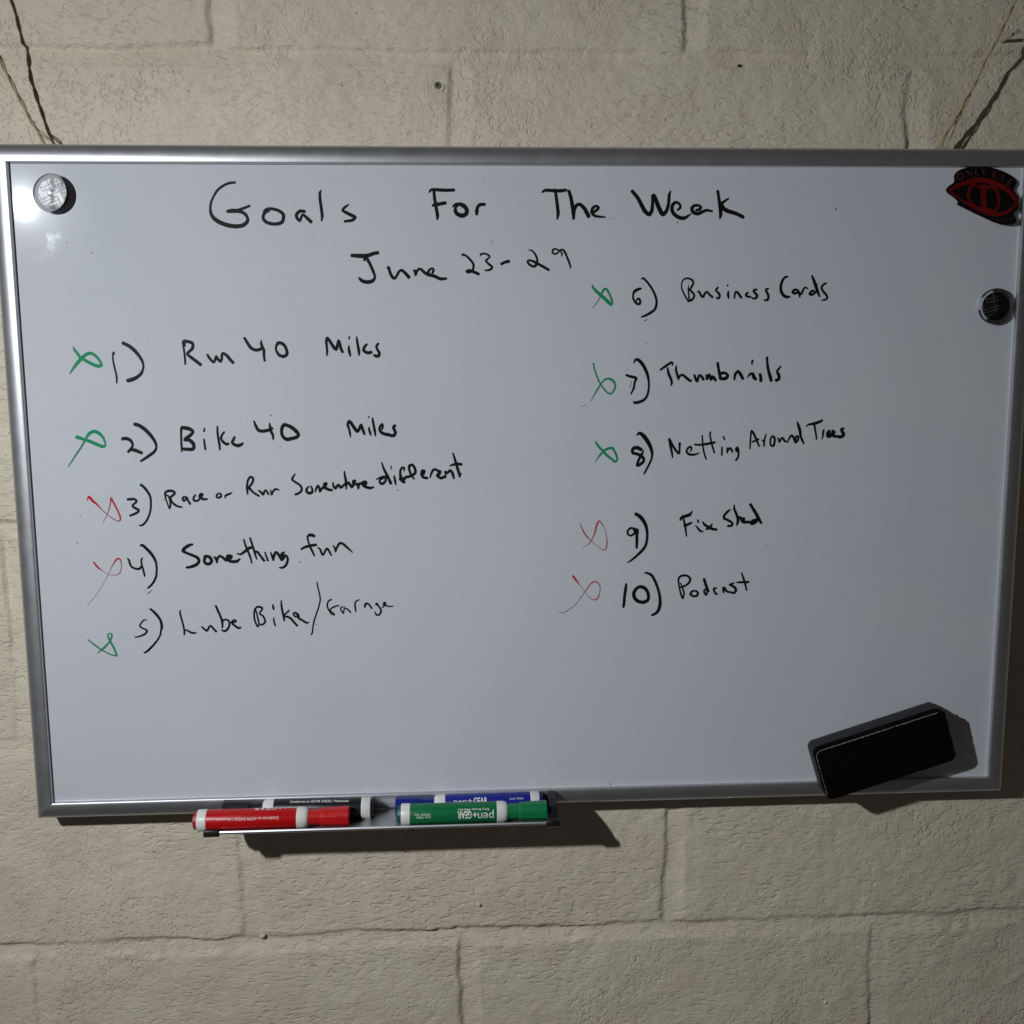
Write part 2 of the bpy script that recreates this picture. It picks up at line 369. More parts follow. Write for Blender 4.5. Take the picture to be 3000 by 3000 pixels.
WORDS = [
 ('black','handwritten_word','handwritten Goals in black ink',[
  [-252.39,268.36,1.92,-258.02,267.69,1.92,-263.35,265.26,1.92,-267.99,261.58,1.77,-271.19,256.81,1.63,-273.66,251.67,1.63,-274.49,246.53,1.93,-273.75,241.38,2.53,-270.93,237.7,3.12,-266.19,234.75,3.27,-259.54,232.54,3.28,-252.81,231.81,3.13,-247.52,232.7,2.98,-243.79,235.52,2.54,-243.16,238.11,2.24,-244.89,241.79,2.38,-248.55,244,2.68,-253.02,244.73,3.12,-256.76,244.72,3.12,-259.63,244.35,2.53,-260.69,244.05,1.63],
  [-253.01,244.95,2.23,-246.94,246.73,2.08,-240.99,249.02,1.78],
  [-229.67,242.93,1.04,-228.84,244.99,1.34,-225.93,246.47,2.09,-222.17,246.48,2.24,-216.95,245.16,2.39,-212.92,242.22,2.54,-212.67,238.52,2.39,-214.3,235.19,2.54,-218.12,233.92,2.54,-222.64,233.92,2.54,-227.11,235.17,2.54,-229.65,237.76,2.39,-229.91,240.71,2.24,-227.93,243.3,1.79,-224.48,245,1.49],
  [-193.99,244.32,2.24,-198.13,244.61,2.54,-201.23,242.24,2.39,-201.33,239.28,2.39,-199.01,236.47,2.1,-197.56,239.28,1.8,-195.96,241.88,1.79,-193.03,239.29,2.39,-189,235.44,2.7],
  [-179.62,262.06,0.89,-180.89,259.99,1.94,-180.85,254.1,2.24,-180.09,246.71,2.24,-179.52,240.79,2.25,-180.27,236.34,0.9],
  [-156.38,250.31,0.9,-159.47,248.23,1.95,-161.97,245.42,1.8,-158.1,243.05,2.55,-152.86,240.46,2.7,-151.21,239.72,2.25,-153.71,237.12,2.25,-160.57,236.07,1.95],
 ]),
 ('black','handwritten_word','handwritten For in black ink',[
  [-87.15,260.55,1.08,-85.1,262.77,2.16,-80.07,262.79,2.53,-72.74,262.36,2.53,-65.41,262.65,2.35],
  [-83,262.33,2.16,-82.47,255.67,2.35,-81.22,247.65,2.53,-80.22,241.4,2.54,-80.46,237.64,1.27],
  [-84.4,249.61,1.99,-80.26,250.51,2.89,-72.9,251.86,2.53],
  [-66.98,248.13,0.91,-64.65,250.36,2.17,-60.06,250.55,3.08,-56.4,248.59,3.45,-54.6,245.47,3.09,-55.56,242.34,3.09,-59.26,240.99,3.27,-63.38,242.77,3.09,-64.72,245.45,2.72,-64.22,248.13,1.81,-62.37,249.47,1.27],
  [-46.16,241.63,1.64,-46.04,244.59,2.91,-45.36,248.17,2.36,-43.03,250.41,2.54,-38.88,250.6,2.36],
 ]),
 ('black','handwritten_word','handwritten The in black ink',[
  [10.87,260.82,1.27,13.84,262.61,2.36,20.32,262.36,2.55,26.81,262.2,2.73,32.19,262.93,2.19],
  [22.36,263.53,1.82,23.1,258.62,2.37,24.21,250.55,2.56,24.96,243.37,2.56,24.22,238.15,1.28],
  [34.23,262.4,2.55,36.1,256.86,2.74,37.51,249.69,2.93,38.45,243.39,3.11,38.46,238.17,1.83],
  [38.46,241.59,2.2,39.38,246.09,2.2,41.23,250.14,2.56,44.48,250.6,2.74,48.22,247.01,2.93,51.98,240.26,3.12],
  [55.51,243.87,2.02,58.48,245.68,2.2,60.52,248.11,2.2,58,249.55,1.83,55.21,247.47,2.2,54.57,243.87,2.38,57.11,241.17,2.2,62.25,240.28,1.65,66.46,240.11,1.1],
 ]),
 ('black','handwritten_word','handwritten Week in black ink',[
  [89.85,262.38,2.69,95.02,256.41,2.94,98.21,250.71,3.19,101.39,245.31,3.31,105.18,242.31,3.07,107.64,245.92,2.82,108.18,252.54,2.45,108.41,258.54,2.69,109.99,257.35,3.06,112.58,250.75,3.31,115.8,244.13,3.56,117.71,242.33,3.07,120.79,245.95,2.7,122.26,251.97,2.46,122.78,259.18,2.21,123.98,262.66,0.86],
  [129.88,245.97,1.11,131.74,247.17,2.09,132.97,248.98,1.97,131.35,251.99,2.09,128.2,252.58,2.46,125.74,250.17,2.7,125.49,245.96,2.83,127.74,242.34,2.95,132.18,239.63,3.08,136.58,239.34,2.71,139.69,241.16,1.85,142.05,242.85,0.86],
  [146.52,246,1.85,149.65,246.73,2.22,151.19,248.42,2.09,148.95,250.1,2.09,145.19,249.91,2.34,143.03,247.8,2.71,144.35,244.18,2.83,148.46,243.1,2.84,152.83,244.92,2.47,156.58,246.02,2.1,161.32,245.12,1.6],
  [164.75,261.09,0.98,165.78,262.6,2.09,166.73,256.89,2.34,167.81,250.87,2.71,168.7,244.83,2.84,168.65,241.2,2.35,167.95,238.48,0.87],
  [175.55,256.19,1.36,172.14,253.89,1.97,169.67,251.77,2.22,171.02,247.85,3.21,174.86,245.45,3.21,181.21,243.64,2.97,186.96,241.23,2.85,189.01,239.9,2.72],
 ]),
 ('black','handwritten_word','handwritten June in black ink',[
  [-155.46,207.24,2.44,-150.66,207.03,3.18,-145.32,206.87,3.29,-141.03,207.24,2.97,-136.18,208.97,2.65,-132.15,209.65,2.65],
  [-144.36,202.67,1.27,-144.04,204.51,2.33,-142.17,204.51,2.65,-139.86,200.83,2.34,-137.57,195.56,2.34,-135.81,190.81,1.92,-135.61,188.16,1.92,-137.82,185.53,2.66,-142.14,184.58,2.98,-146.4,185.54,2.88,-149.02,187.92,1.81,-149.54,188.71,0.85],
  [-124.8,195.81,0.75,-123.48,197.39,2.13,-122.34,192.9,2.24,-120.54,189.2,2.35,-118.7,187.61,2.03,-116.78,189.46,1.92,-114.54,193.42,1.92,-112.1,194.74,2.13,-109.19,192.36,2.45,-105.76,188.38,2.67],
  [-101.62,193.93,1.39,-100.8,194.72,1.81,-100.07,190.23,1.6,-99.22,192.87,1.81,-97.55,195.51,2.03,-95.4,195.51,2.13,-92.48,192.86,2.46,-89.28,191.01,2.67,-83.9,189.68,2.67,-78.54,187.28,2.57,-73.13,187.54,1.82],
  [-89.26,191.8,2.35,-88.13,194.97,1.71,-85.41,196.29,1.71,-84.25,194.97,1.6,-85.48,192.33,1.82],
 ]),
 ('black','handwritten_word','handwritten 23 in black ink',[
  [-59.1,206.57,0.75,-58.71,208.16,1.81,-55.22,206.57,1.71,-51.47,202.87,1.82,-49.35,199.17,1.82,-49.93,195.46,1.71,-52.67,192.81,1.61,-55.37,193.61,2.46,-52.65,194.41,2.14,-48.34,192.81,2.47,-44.83,191.21,2.36],
  [-43.21,206.67,0.75,-42.76,208.42,1.5,-39.51,208.79,1.5,-36.28,207.62,1.5,-35.21,206.04,1.5,-37.39,203.92,1.39,-38.59,202.86,1.5,-36.34,200.22,1.82,-33.38,197.83,1.93,-33.67,195.97,1.82,-36.39,194.65,1.61,-39.38,194.5,1.18],
 ]),
 ('black','handwritten_dash','short handwritten dash in black ink',[
  [-25.23,199.78,2.04,-21.69,201.53,2.25,-18.15,202.32,2.57],
 ]),
 ('black','handwritten_word','handwritten 29 in black ink',[
  [-1,211.84,0.75,1.72,211.58,1.29,4.43,208.93,1.5,6.33,204.96,1.61,6.59,201.24,1.72,5.22,198.59,2.15,2.77,197.8,1.94,-0.5,199.66,1.83,-1.85,201.78,1.72,-1.03,203.11,1.5,2.78,202.31,1.93,6.59,200.45,2.26,11.49,197.79,2.15,16.83,194.75,2.05],
  [27.85,206.54,0.75,28.51,208.66,1.4,26.76,211.04,1.07,23.49,212.63,1.4,20.76,212.37,1.5,19.95,209.99,1.5,21.85,208.4,1.51,24.58,209.46,1.29,26.76,211.84,1.29,29.48,211.94,1.72,31.67,208.66,1.61,33.86,203.35,1.62,35.51,199.1,1.51,36.06,196.17,0.76],
 ]),
 ('green','tick_mark','green tick beside item one',[
  [-397.26,130.18,0.76,-396.07,127.56,2.39,-393.85,124.28,2.39,-391.37,120.71,2.72,-387.19,118.23,2.83,-382.48,115.46,2.94,-377.71,113.52,3.27,-374.44,113.77,2.73,-374.31,115.96,2.18,-376.76,120.36,2.4,-380.35,123.66,2.72,-383.55,124.49,2.83,-386.88,123.15,2.94,-390.88,119.89,3.05,-394.94,115.54,2.72,-398.46,111.18,1.96,-401.45,106.81,0.65],
 ]),
 ('black','handwritten_number','handwritten number 1) in black ink',[
  [-362.22,123.12,0.55,-362.8,125.2,1.74,-363.69,123.02,1.31,-363.84,118.64,1.31,-363.07,113.15,1.42,-362.23,108.75,1.31,-361.54,103.8,1.42,-361.84,98.57,1.1],
  [-354.85,133.25,2.61,-350.1,130.88,2.72,-345.94,127.58,2.84,-342.36,123.45,2.51,-339.37,118.5,2.19,-338.21,114.65,1.64,-338.39,111.35,1.53,-340.27,106.96,2.19,-343.99,103.68,2.74,-348.47,101.62,3.07,-352.62,100.55,2.85],
 ]),
 ('black','handwritten_word','handwritten Run in black ink',[
  [-301.56,129.81,0.99,-301.95,133.1,1.97,-303.26,134.2,1.64,-302.93,129.82,1.53,-302.37,124.33,1.53,-302.1,118.84,1.54,-302.15,114.44,1.32],
  [-302.41,134.74,2.19,-299.44,134.18,2.52,-296.2,133.35,2.52,-294.64,131.7,2.19,-295.36,128.14,2.41,-298.22,125.41,2.19,-299.97,123.22,1.86,-296.82,120.46,2.52,-292.6,117.13,2.53,-288.64,113.81,2.42],
  [-282.74,122.85,1.87,-280.45,118.99,2.2,-277.56,116.05,1.87,-276.07,118.69,1.98,-275.13,121.44,1.87,-274.13,119.23,2.2,-271.77,116.74,2.42,-270.58,118.66,1.98,-270.14,122.51,1.87,-268.98,123.88,2.09,-266.05,121.94,2.42,-263.44,118.62,2.42,-260.56,115.4,2.31],
 ]),
 ('black','handwritten_word','handwritten 40 in black ink',[
  [-250.14,137.13,2.09,-247.48,132.29,2.42,-244.89,128.43,2.53,-241.12,126.48,2.53,-237.24,127.01,2.42,-234.99,128.38,2.2],
  [-235.55,134.98,0.77,-235.83,132.23,1.98,-234.71,128.38,2.42,-233.69,126.17,2.2,-233.84,122.31,1.99,-233.34,116.79,1.66],
  [-221.05,132.71,2.75,-222.8,129.97,1.87,-223.2,126.67,1.65,-220.88,122.24,2.32,-217.62,120.84,2.65,-214.83,121.66,2.43,-213.62,124.41,2.21,-215.1,129.38,2.32,-217.76,132.14,2.53,-220.5,132.71,2.64],
 ]),
 ('black','handwritten_word','handwritten Miles in black ink',[
  [-179.14,121.18,1.11,-178.76,124.78,1.88,-178.99,129.75,1.88,-179.21,133.61,2.21,-178.39,136.91,1.88,-176,133.6,2.43,-173.36,129.17,2.55,-170.93,126.67,2.55,-169.72,130.26,2.1,-168.65,134.66,1.55,-167.47,131.35,2.21,-166.75,127.48,2.33,-165.18,124.15,2.11],
  [-158.95,138.37,0.88,-159.41,135.61,1.22],
  [-159.56,130.2,0.78,-159.81,127.44,1.88,-159.34,124.12,2.22,-158.61,120.52,1.11],
  [-152.59,137.62,1.11,-152.41,134.04,1.88,-151.7,129.06,2,-150.98,124.63,2.11,-151.07,121.31,1],
  [-143.75,131.23,1.55,-145.58,129.31,2.11,-147.05,126.27,2.22,-145.7,124.6,2.44,-142.94,123.48,2.56,-139.86,124.29,2.22],
  [-133.83,131.74,1.89,-135.56,129.26,2,-134.79,126.21,2,-133.19,123.43,2.22,-134.09,120.66,2.45,-136.32,120.67,2.45,-137.97,121.79,1.89],
 ]),
 ('green','tick_mark','green tick beside item two',[
  [-399.2,51.92,3.32,-395.72,50.77,3.21,-391.98,49.34,2.77,-387.69,47.9,3.1,-382.36,45.33,3.1,-377.54,43.43,2.99,-375.33,43.57,1.89,-374.75,46.09,1.55,-376.02,50.58,2.1,-378.56,53.95,2.88,-381.71,56.22,3.1,-384.42,56.52,2.98,-387.81,54.88,2.76,-390.76,51.28,1.99,-393.23,46.83,1.66,-396.86,41.28,1.66,-401.04,35.72,1.44,-405.26,29.59,1.11,-408.25,25.69,0.44],
 ]),
 ('black','handwritten_number','handwritten number 2) in black ink',[
  [-360.34,48.3,0.55,-359.6,49.86,2.66,-356.29,50.1,3,-353.07,48.67,2.55,-351.3,45.85,2,-351.46,43.05,1.89,-353.25,40.54,2.22,-355.58,38.15,1.89],
  [-353.26,40.26,2.22,-349.17,39.66,3,-346.47,38.51,2.78,-343.51,37.24,2.45],
  [-348.72,62.71,2.77,-344.67,61.45,2.99,-339.91,58.06,2.99,-335.75,53.54,2.78,-332.68,49.03,2.45,-330.96,45.09,2,-330.86,41.71,1.67,-332.69,38.36,2.23,-336.72,35.31,2.23,-341.3,32.26,2.01,-345.01,30.05,1.67],
 ]),
 ('black','handwritten_word','handwritten Bike in black ink',[
  [-308.98,37.74,1.12,-308.79,41.49,1.61,-308.82,47.11,1.61,-308.64,53.34,1.61,-308.39,58.32,1.85],
  [-308.22,59.25,2.72,-303.95,58.78,3.21,-299.73,57.31,2.84,-298.3,55.11,2.23,-300.57,52.64,2.6,-304.39,49.87,2.72,-305.69,48.33,2.48,-302.01,48.29,2.85,-299.05,45.76,2.98,-297.97,42.63,2.36,-299.32,40.14,2.73,-303.02,40.05,2.73,-308.53,40.55,2.48],
  [-288.13,58.44,1.36,-288.75,55.65,1.36],
  [-289.05,49.1,1.24,-288.75,45.03,1.61,-288.26,39.52,1.49],
  [-276.85,60.21,1.24,-276.97,54.91,1.74,-276.44,48.66,1.74,-275.74,43.65,1.74,-275.63,39.27,1.24],
  [-270.91,55.35,1.36,-273.2,52.38,1.74,-274.14,49.26,1.86,-272.53,46.43,2.11,-269.54,44.21,2.24,-267.66,44.95,1.87],
  [-262.17,50.71,1.86,-263.52,47.91,2.11,-264.65,46.04,1.99,-262.77,43.83,2.61,-259.72,42.86,2.74,-256.9,43.77,2.37,-254.98,45.32,1.12],
 ]),
 ('black','handwritten_word','handwritten 40 in black ink',[
  [-244.74,64.59,1.24,-243.54,60.84,2.11,-241.24,56.45,2.61,-237.56,55.47,2.74,-232.58,56.37,2.49,-228.8,58.08,1.87],
  [-231.23,62.6,0.99,-230.92,59.47,2.11,-230.15,55.09,2.36,-228.72,51.95,1.99,-228.55,48.19,1.37],
  [-217.84,61.54,2.74,-220.1,59.06,2.74,-221.01,54.38,2.37,-219.79,50.3,2.49,-216.77,48.07,3,-212.4,48.66,2.87,-208.01,49.87,2.75,-206.2,52.05,2.5,-208.44,55.51,2.99,-212.66,58.99,2.99,-217.55,61.1,2.74],
 ]),
 ('black','handwritten_word','handwritten Miles in black ink',[
  [-160.34,49.2,0.81,-160.78,52.68,1.79,-161.47,56.77,1.79,-162.59,60.44,2.03,-161.08,63.69,2.44,-159.12,61.23,2.6,-156.79,57.54,2.69,-154.44,54.45,2.61,-152.34,57.09,2.28,-150.83,60.54,1.87,-149.89,57.47,2.28,-148.95,54.61,2.28,-148,51.74,1.79],
  [-143.45,68.21,0.65,-143.9,66.39,0.98],
  [-143.78,58.31,1.06,-143.65,55.37,1.96,-142.89,52.91,1.88,-142.42,50.66,0.9],
  [-140.53,66.56,1.06,-140.21,63.1,1.87,-139.5,58.6,1.96,-138.79,54.51,1.88,-138.36,50.21,1.06],
  [-132.45,55.68,0.98,-131.58,58.12,1.63,-131.92,60.98,1.47,-133.59,59.36,1.87,-134.48,56.1,2.12,-132.92,53.23,2.61,-129.69,51.77,2.61,-126.44,51.33,2.7],
  [-120.56,59.45,2.45,-122.22,58.03,2.45,-121.46,55.57,2.45,-120.49,53.11,2.21,-121.97,50.67,2.7,-124.42,50.49,2.62,-126.85,51.33,2.45],
 ]),
 ('red','cross_mark','red cross beside item three',[
  [-393.51,-4.89,0.57,-392.4,-1.83,1.78,-391.37,-1.23,2.26,-388.79,-4.75,2.43,-385.38,-7.67,1.78,-381.66,-12.24,0.97,-377.89,-16,0.81,-374.08,-19.35,0.89,-370.23,-22.08,1.06,-367.1,-23.37,1.06,-365.84,-22.35,1.38,-365.5,-19.88,1.46,-367.02,-14.91,1.54,-369.49,-9.11,1.62,-371.62,-4.57,1.78,-372.45,-1.68,0.81,-372.99,-4.14,1.46,-373.86,-8.64,0.97,-375.81,-14.79,0.73,-378.53,-20.11,0.49,-381.21,-24.82,0.24],
 ]),
 ('black','handwritten_number','handwritten number 3) in black ink',[
  [-358.39,-3.92,2.03,-355.58,-3.75,2.11,-352.77,-3.58,2.03,-350.65,-5.05,1.79,-351.35,-6.89,1.71,-353.85,-8.71,1.62,-353.94,-10.35,1.87,-351.63,-12.03,2.11,-349.11,-13.51,1.79,-350.22,-15.55,1.79,-353.93,-17.36,1.79,-357.21,-18.55,1.55],
  [-346.26,9.26,2.02,-343.39,6.77,2.19,-340.78,3.25,2.11,-338.96,-0.06,1.95,-338.13,-3.36,1.62,-338.17,-7.89,1.55,-338.63,-12.82,1.47,-340.35,-18.58,1.47,-343.02,-23.5,1.55,-346.43,-26.97,1.63,-349.26,-27.34,1.22],
 ]),
 ('black','handwritten_word','handwritten Race in black ink',[
  [-322.19,-12.71,1.13,-323.52,-8.57,1.13,-325.08,-2.85,1.25,-325.17,1.58,1.75,-322.3,3.32,2.12,-318.61,3.08,2.12,-316.83,1.48,1.88,-318.16,-0.4,1.75,-321.04,-2.26,1.5],
  [-324.65,-0.32,1.38,-322.24,-1.62,1.38,-321.23,-6.06,1.5,-321.11,-9.87,1.38,-322.19,-12.71,1.25],
  [-320.76,-2.9,1.63,-319.72,-6.72,1.75,-316.17,-9.94,1.88,-312.52,-11.25,1.63,-310.65,-11.15,0.75],
  [-308.96,-1.91,1.5,-310.18,-3.99,1.75,-309.17,-6.1,1.5,-307.35,-4.34,1.5,-306.84,-2.77,1.63,-305.43,-5.64,1.63,-303.72,-8.83,1.76],
  [-308.95,-1.79,1.25,-305.92,-3.09,1.75],
  [-298.68,-0.65,1.38,-300.66,-3.16,1.63,-300.16,-5.71,1.76,-297.38,-5.87,1.63,-295.13,-4.19,1.38],
  [-295.41,-3.55,1.63,-292.78,-0.41,2.13,-293.98,0.43,1.63,-295.21,-1.97,1.88,-292.35,-4.41,2.13,-288.63,-4.46,1.51],
 ]),
 ('black','handwritten_word','handwritten or in black ink',[
  [-279.76,-0.58,1.63,-280.47,-2.47,1.63,-278.65,-3.45,1.76,-276.42,-2.21,1.76,-276.63,0.02,1.51,-278.79,0.36,1.38,-280.07,-0.57,1.13],
  [-273.08,-4.03,0.75,-272.36,-1.63,1.76,-269.82,-0.39,1.76,-266.65,0.97,1],
 ]),
 ('black','handwritten_word','handwritten Run in black ink',[
  [-252.9,-0.61,1.26,-253.13,4.48,2.14,-252.97,8.28,1.63,-251.86,12.69,1.63,-249.6,14.88,2.01,-247.47,13.59,1.76,-248.24,10.12,1.76,-250.88,6.35,1.76,-252.17,5.1,1.88],
  [-251.55,5.09,2.14,-247.37,0.59,1.76,-242.81,-2.32,1.64],
  [-243.23,2.76,1.26,-241.12,1.15,1.76,-239.33,-1.1,1.89,-237.96,2.06,1.51,-236.68,3,1.38,-235.51,1.08,1.64,-234.34,-1.16,1.39],
  [-232.61,3.27,0.88,-231.86,-1.51,1.26,-230.49,1.65,1.51,-227.91,3.84,1.76,-225.14,2.85,1.13],
 ]),
 ('black','handwritten_word','handwritten Somewhere in black ink',[
  [-210.18,17.35,0.94,-212.15,14.53,1.7,-213.17,12.16,1.79,-210.45,9.75,1.79,-206.78,7.32,1.8,-205,4.44,1.7,-205.56,1.58,1.7,-207.98,-0.3,1.89,-211.07,-1.45,1.7],
  [-198.14,6.02,0.95,-200.32,3.9,1.8,-200.87,1.52,2.08,-198.58,-0.41,2.37,-195.97,0.51,2.09,-195.64,3.37,1.61,-196.73,6.01,1.23],
  [-193.15,0.47,0.95,-192.1,3.8,1.71,-190.37,6.41,1.89,-189.5,4.25,1.61,-189.06,0.42,1.14,-187.65,3.27,1.9,-185.24,5.15,2.37],
  [-184.29,5.61,2.37,-182.79,8.46,1.89,-184.68,8,2.08,-184.32,4.66,2.65,-181.08,2.71,2.37,-178.04,2.19,2.09],
  [-177.12,9.34,1.04,-176.97,6.48,1.8,-175.17,3.59,2.09,-173.2,6.43,1.9,-172,7.13,1.61,-170.67,4.49,2.28,-167.79,6.37,1.9,-165.85,8.25,1.61],
  [-166.72,19.22,0.95,-166.37,14.94,1.8,-165.57,9.68,2.09,-165.43,2.99,1.14],
  [-164.93,7.29,2.09,-163.47,9.18,1.71,-161.66,6.29,2.28,-160.3,4.36,2.09],
  [-159.8,5.31,2.09,-157.3,10.54,1.71,-159.2,10.08,1.71,-159.03,7.69,2.09,-156.92,7.19,2.09],
  [-155.48,8.13,1.9,-154.77,2.86,1.14,-154.09,7.15,2.09,-151.71,8.08,2.09],
  [-151.71,8.08,2.28,-148.37,9.47,2.37,-147.71,7.55,2.09,-150.8,6.63,2.09,-148.02,4.69,2.47,-144.26,3.68,2.28,-141.17,4.51,1.43],
 ]),
 ('black','handwritten_word','handwritten different in black ink',[
  [-138.79,11.17,0.75,-135.27,12.75,1.72,-130.96,13.79,2.15,-130.2,12.15,1.83,-130.52,9.45,1.83,-133.25,7.31,2.37,-135.37,8.42,1.94,-135.31,10.86,1.51,-132.07,12.17,1.08],
  [-133.35,26.51,1.07,-131.35,20.28,1.94,-128.28,13.75,2.37,-125.48,7.22,2.37],
  [-124.96,23.72,0.65,-125.19,20.32,0.97],
  [-122.37,14.5,1.08,-121.92,10.43,1.94,-121.2,6.35,1.08],
  [-113.71,18.45,0.97,-113.39,21.15,1.83,-115.25,21.72,1.83,-116.91,19.03,1.62,-116.99,15.24,1.94,-116.01,10.9,3.24,-113.38,8.15,2.16],
  [-117.88,11.19,1.94,-113.84,11.96,1.94],
  [-104.72,11.31,1.4,-107.33,15.13,1.83,-108.86,19.48,1.83,-108.79,23.26,2.15,-106.09,24.04,2.15,-104,21.05,1.94,-103.53,17.25,2.16,-105.72,15.11,2.16,-109.51,13.53,2.16,-112.21,13.02,2.16,-113.86,10.87,2.16],
  [-97.67,14.48,1.62,-96.03,16.08,1.84,-95.45,18.78,1.83,-97.33,18.81,1.83,-98.19,15.57,1.84,-96.62,12.84,2.38,-92.87,11.98,2.16],
  [-90.45,11.95,0.86,-89.59,15.46,1.51,-87.37,19.5,1.94,-84.41,19.47,2.16],
  [-83.62,18.11,2.16,-81.47,18.08,2.38,-82.59,15.38,2.7,-84.22,14.32,1.95,-81.03,11.84,2.38,-77.77,13.15,2.16],
  [-76.72,11.51,0.87,-76.39,15.31,1.62,-76.89,18.03,1.62,-75.03,16.38,1.84,-72.3,18.79,2.05,-70.19,15.78,2.16,-69.17,11.15,1.41],
  [-69.66,34.45,1.08,-67.86,28.21,1.94,-65.81,20.61,2.16,-64,14.62,2.17,-63.87,12.17,0.87],
  [-63.86,12.45,0.65,-62.36,16.23,0.65],
  [-72.51,22.85,1.08,-68.46,24.16,2.16,-65.22,24.4,2.38,-61.99,24.09,2.16],
 ]),
 ('red','cross_mark','faint thin red cross beside item four',[
  [-391.09,-59.94,1.61,-389.06,-63.1,1.8,-386.45,-66.04,1.61,-384.23,-67.76,0.76,-381.1,-69.99,0.57,-377.93,-71.49,0.57,-373.78,-72.05,0.76,-370.48,-71.38,0.95,-368.24,-69,0.85,-367.23,-65.16,0.76,-367.08,-60.82,0.95,-367.84,-57.91,1.42,-369.18,-56.93,1.7,-371.1,-57.86,1.61,-373.61,-61.19,1.14,-376.19,-65.49,0.66,-378.3,-69.8,0.38,-381.43,-75.54,0.33,-385.55,-82.25,0.29,-390.64,-89.43,0.29,-395.68,-95.66,0.33,-399.4,-99.38,0.24],
 ]),
 ('black','handwritten_number','handwritten number 4) in black ink',[
  [-361.5,-56.81,0.85,-360.2,-58.52,1.61,-359.46,-61.91,1.61,-357.99,-64.83,1.61,-354.82,-66.43,1.8,-351.56,-66.63,1.9,-349.84,-64.96,1.61,-349.06,-63.53,1.23],
  [-348.32,-56.69,1.33,-349.39,-59.18,1.33,-349.04,-63.05,1.42,-348.11,-67.41,1.52,-347.03,-73.48,1.33],
  [-349.48,-45.61,1.61,-347.6,-45.25,2.27,-344.94,-47.7,2.37,-340.99,-52.09,2.46,-337.98,-56.96,2.18,-336.37,-61.81,1.71,-336.21,-67.61,1.52,-336.98,-73.41,1.62,-339.1,-78.22,1.72,-342.12,-82.05,1.62,-345.05,-84.33,1.34],
  [-340.91,-85.72,0.14,-343.86,-88.34,0.57,-346.51,-89.75,0.14],
 ]),
 ('black','handwritten_word','handwritten Something in black ink',[
  [-303.37,-45.15,1.71,-306.49,-45.97,2.62,-310.54,-48.51,2.73,-312.07,-51.08,2.62,-308.53,-53.17,2.28,-303.57,-55.27,2.28,-299.74,-57.36,2.51,-298.47,-60.29,2.29,-300.59,-63.44,2.52,-305.18,-65.4,2.52,-310,-66.19,1.72],
  [-294.07,-56.59,1.49,-292.36,-56.03,2.29,-289.03,-56.96,2.51,-287.22,-60.47,2.52,-289.3,-63.05,2.52,-292.12,-63,2.52,-293.97,-60.36,2.06,-292.99,-57.47,2.29],
  [-284.79,-56.74,1.6,-283.22,-59.37,1.95,-282.63,-62.58,1.15,-282.04,-58.23,1.94,-279.98,-56.23,2.06,-277.77,-57.14,2.06,-274.79,-60.09,2.29,-275.11,-60.96,1.37],
  [-273.92,-59.53,2.06,-270.44,-57.26,4.01,-269.29,-56.7,2.52,-272.65,-56.06,2.52,-273.36,-59.53,2.52,-269.49,-61.34,2.52,-264.96,-61.13,2.52,-262.04,-58.85,1.15],
  [-258.04,-41.22,1.26,-256.99,-45.87,1.49,-254.97,-51.7,1.72,-252.94,-57.54,1.61,-251.75,-63.09,1.15],
  [-264.38,-54.16,1.26,-261.31,-54.79,1.72,-256.66,-51.67,2.29,-253.74,-49.4,2.52,-250.89,-48.57,1.95],
  [-252.51,-39.86,1.48,-250.78,-45.97,1.6,-248.83,-53.54,1.72,-247.26,-59.67,1.03],
  [-247.94,-52.68,2.06,-246.26,-53,1.95,-243.85,-56.53,1.84,-240.64,-61.23,1.95],
  [-239.76,-53.1,1.15,-238.76,-56.61,1.38,-237.35,-61.29,1.49],
  [-234.68,-53.47,1.03,-233.41,-57.28,1.72,-232.58,-61.07,1.03,-231.36,-55.56,1.95,-229.57,-53.27,1.95,-227.41,-56.21,2.07,-224.75,-60.91,2.3],
  [-222.49,-53.38,1.38,-224.54,-55.09,2.53,-224.14,-59.76,2.88,-222.31,-56.29,1.95,-220.37,-57.49,1.84,-219.62,-60.41,1.73,-221.21,-65.05,1.84,-224.42,-67.63,1.84,-227.26,-67.58,1.27],
 ]),
 ('black','handwritten_word','handwritten fun in black ink',[
  [-195,-39.45,2.37,-197.05,-38.46,2.68,-199.31,-38.23,2.68,-200.86,-39.37,1.91,-201.3,-41.29,1.45,-200.3,-45.57,1.46,-198.93,-49.85,1.69,-197.16,-53.76,1.69,-195.57,-57.48,1.23],
  [-207.5,-51.27,1.69,-204.22,-49.38,2.15,-200.39,-48.28,2.3,-196.58,-47.56,2.38,-193.73,-47.22,2.15],
  [-192.29,-49.76,1.15,-190.26,-51.54,1.69,-189.24,-55.05,1.69,-188.15,-56.63,1.77,-186.56,-54.32,1.69,-184.94,-51.24,1.69,-183.79,-50.87,1.69,-181.99,-54,1.61,-180.38,-57.34,1.15],
  [-178.59,-48.04,1.07,-177.33,-50.58,1.38,-176.68,-54.28,0.92,-175.82,-50.99,1.69,-173.42,-46.76,1.92,-171.5,-46.01,2.07,-169.26,-47.21,2.07,-165.92,-50.37,1.77,-161.48,-54.72,0.85],
 ]),
 ('green','tick_mark','green tick beside item five',[
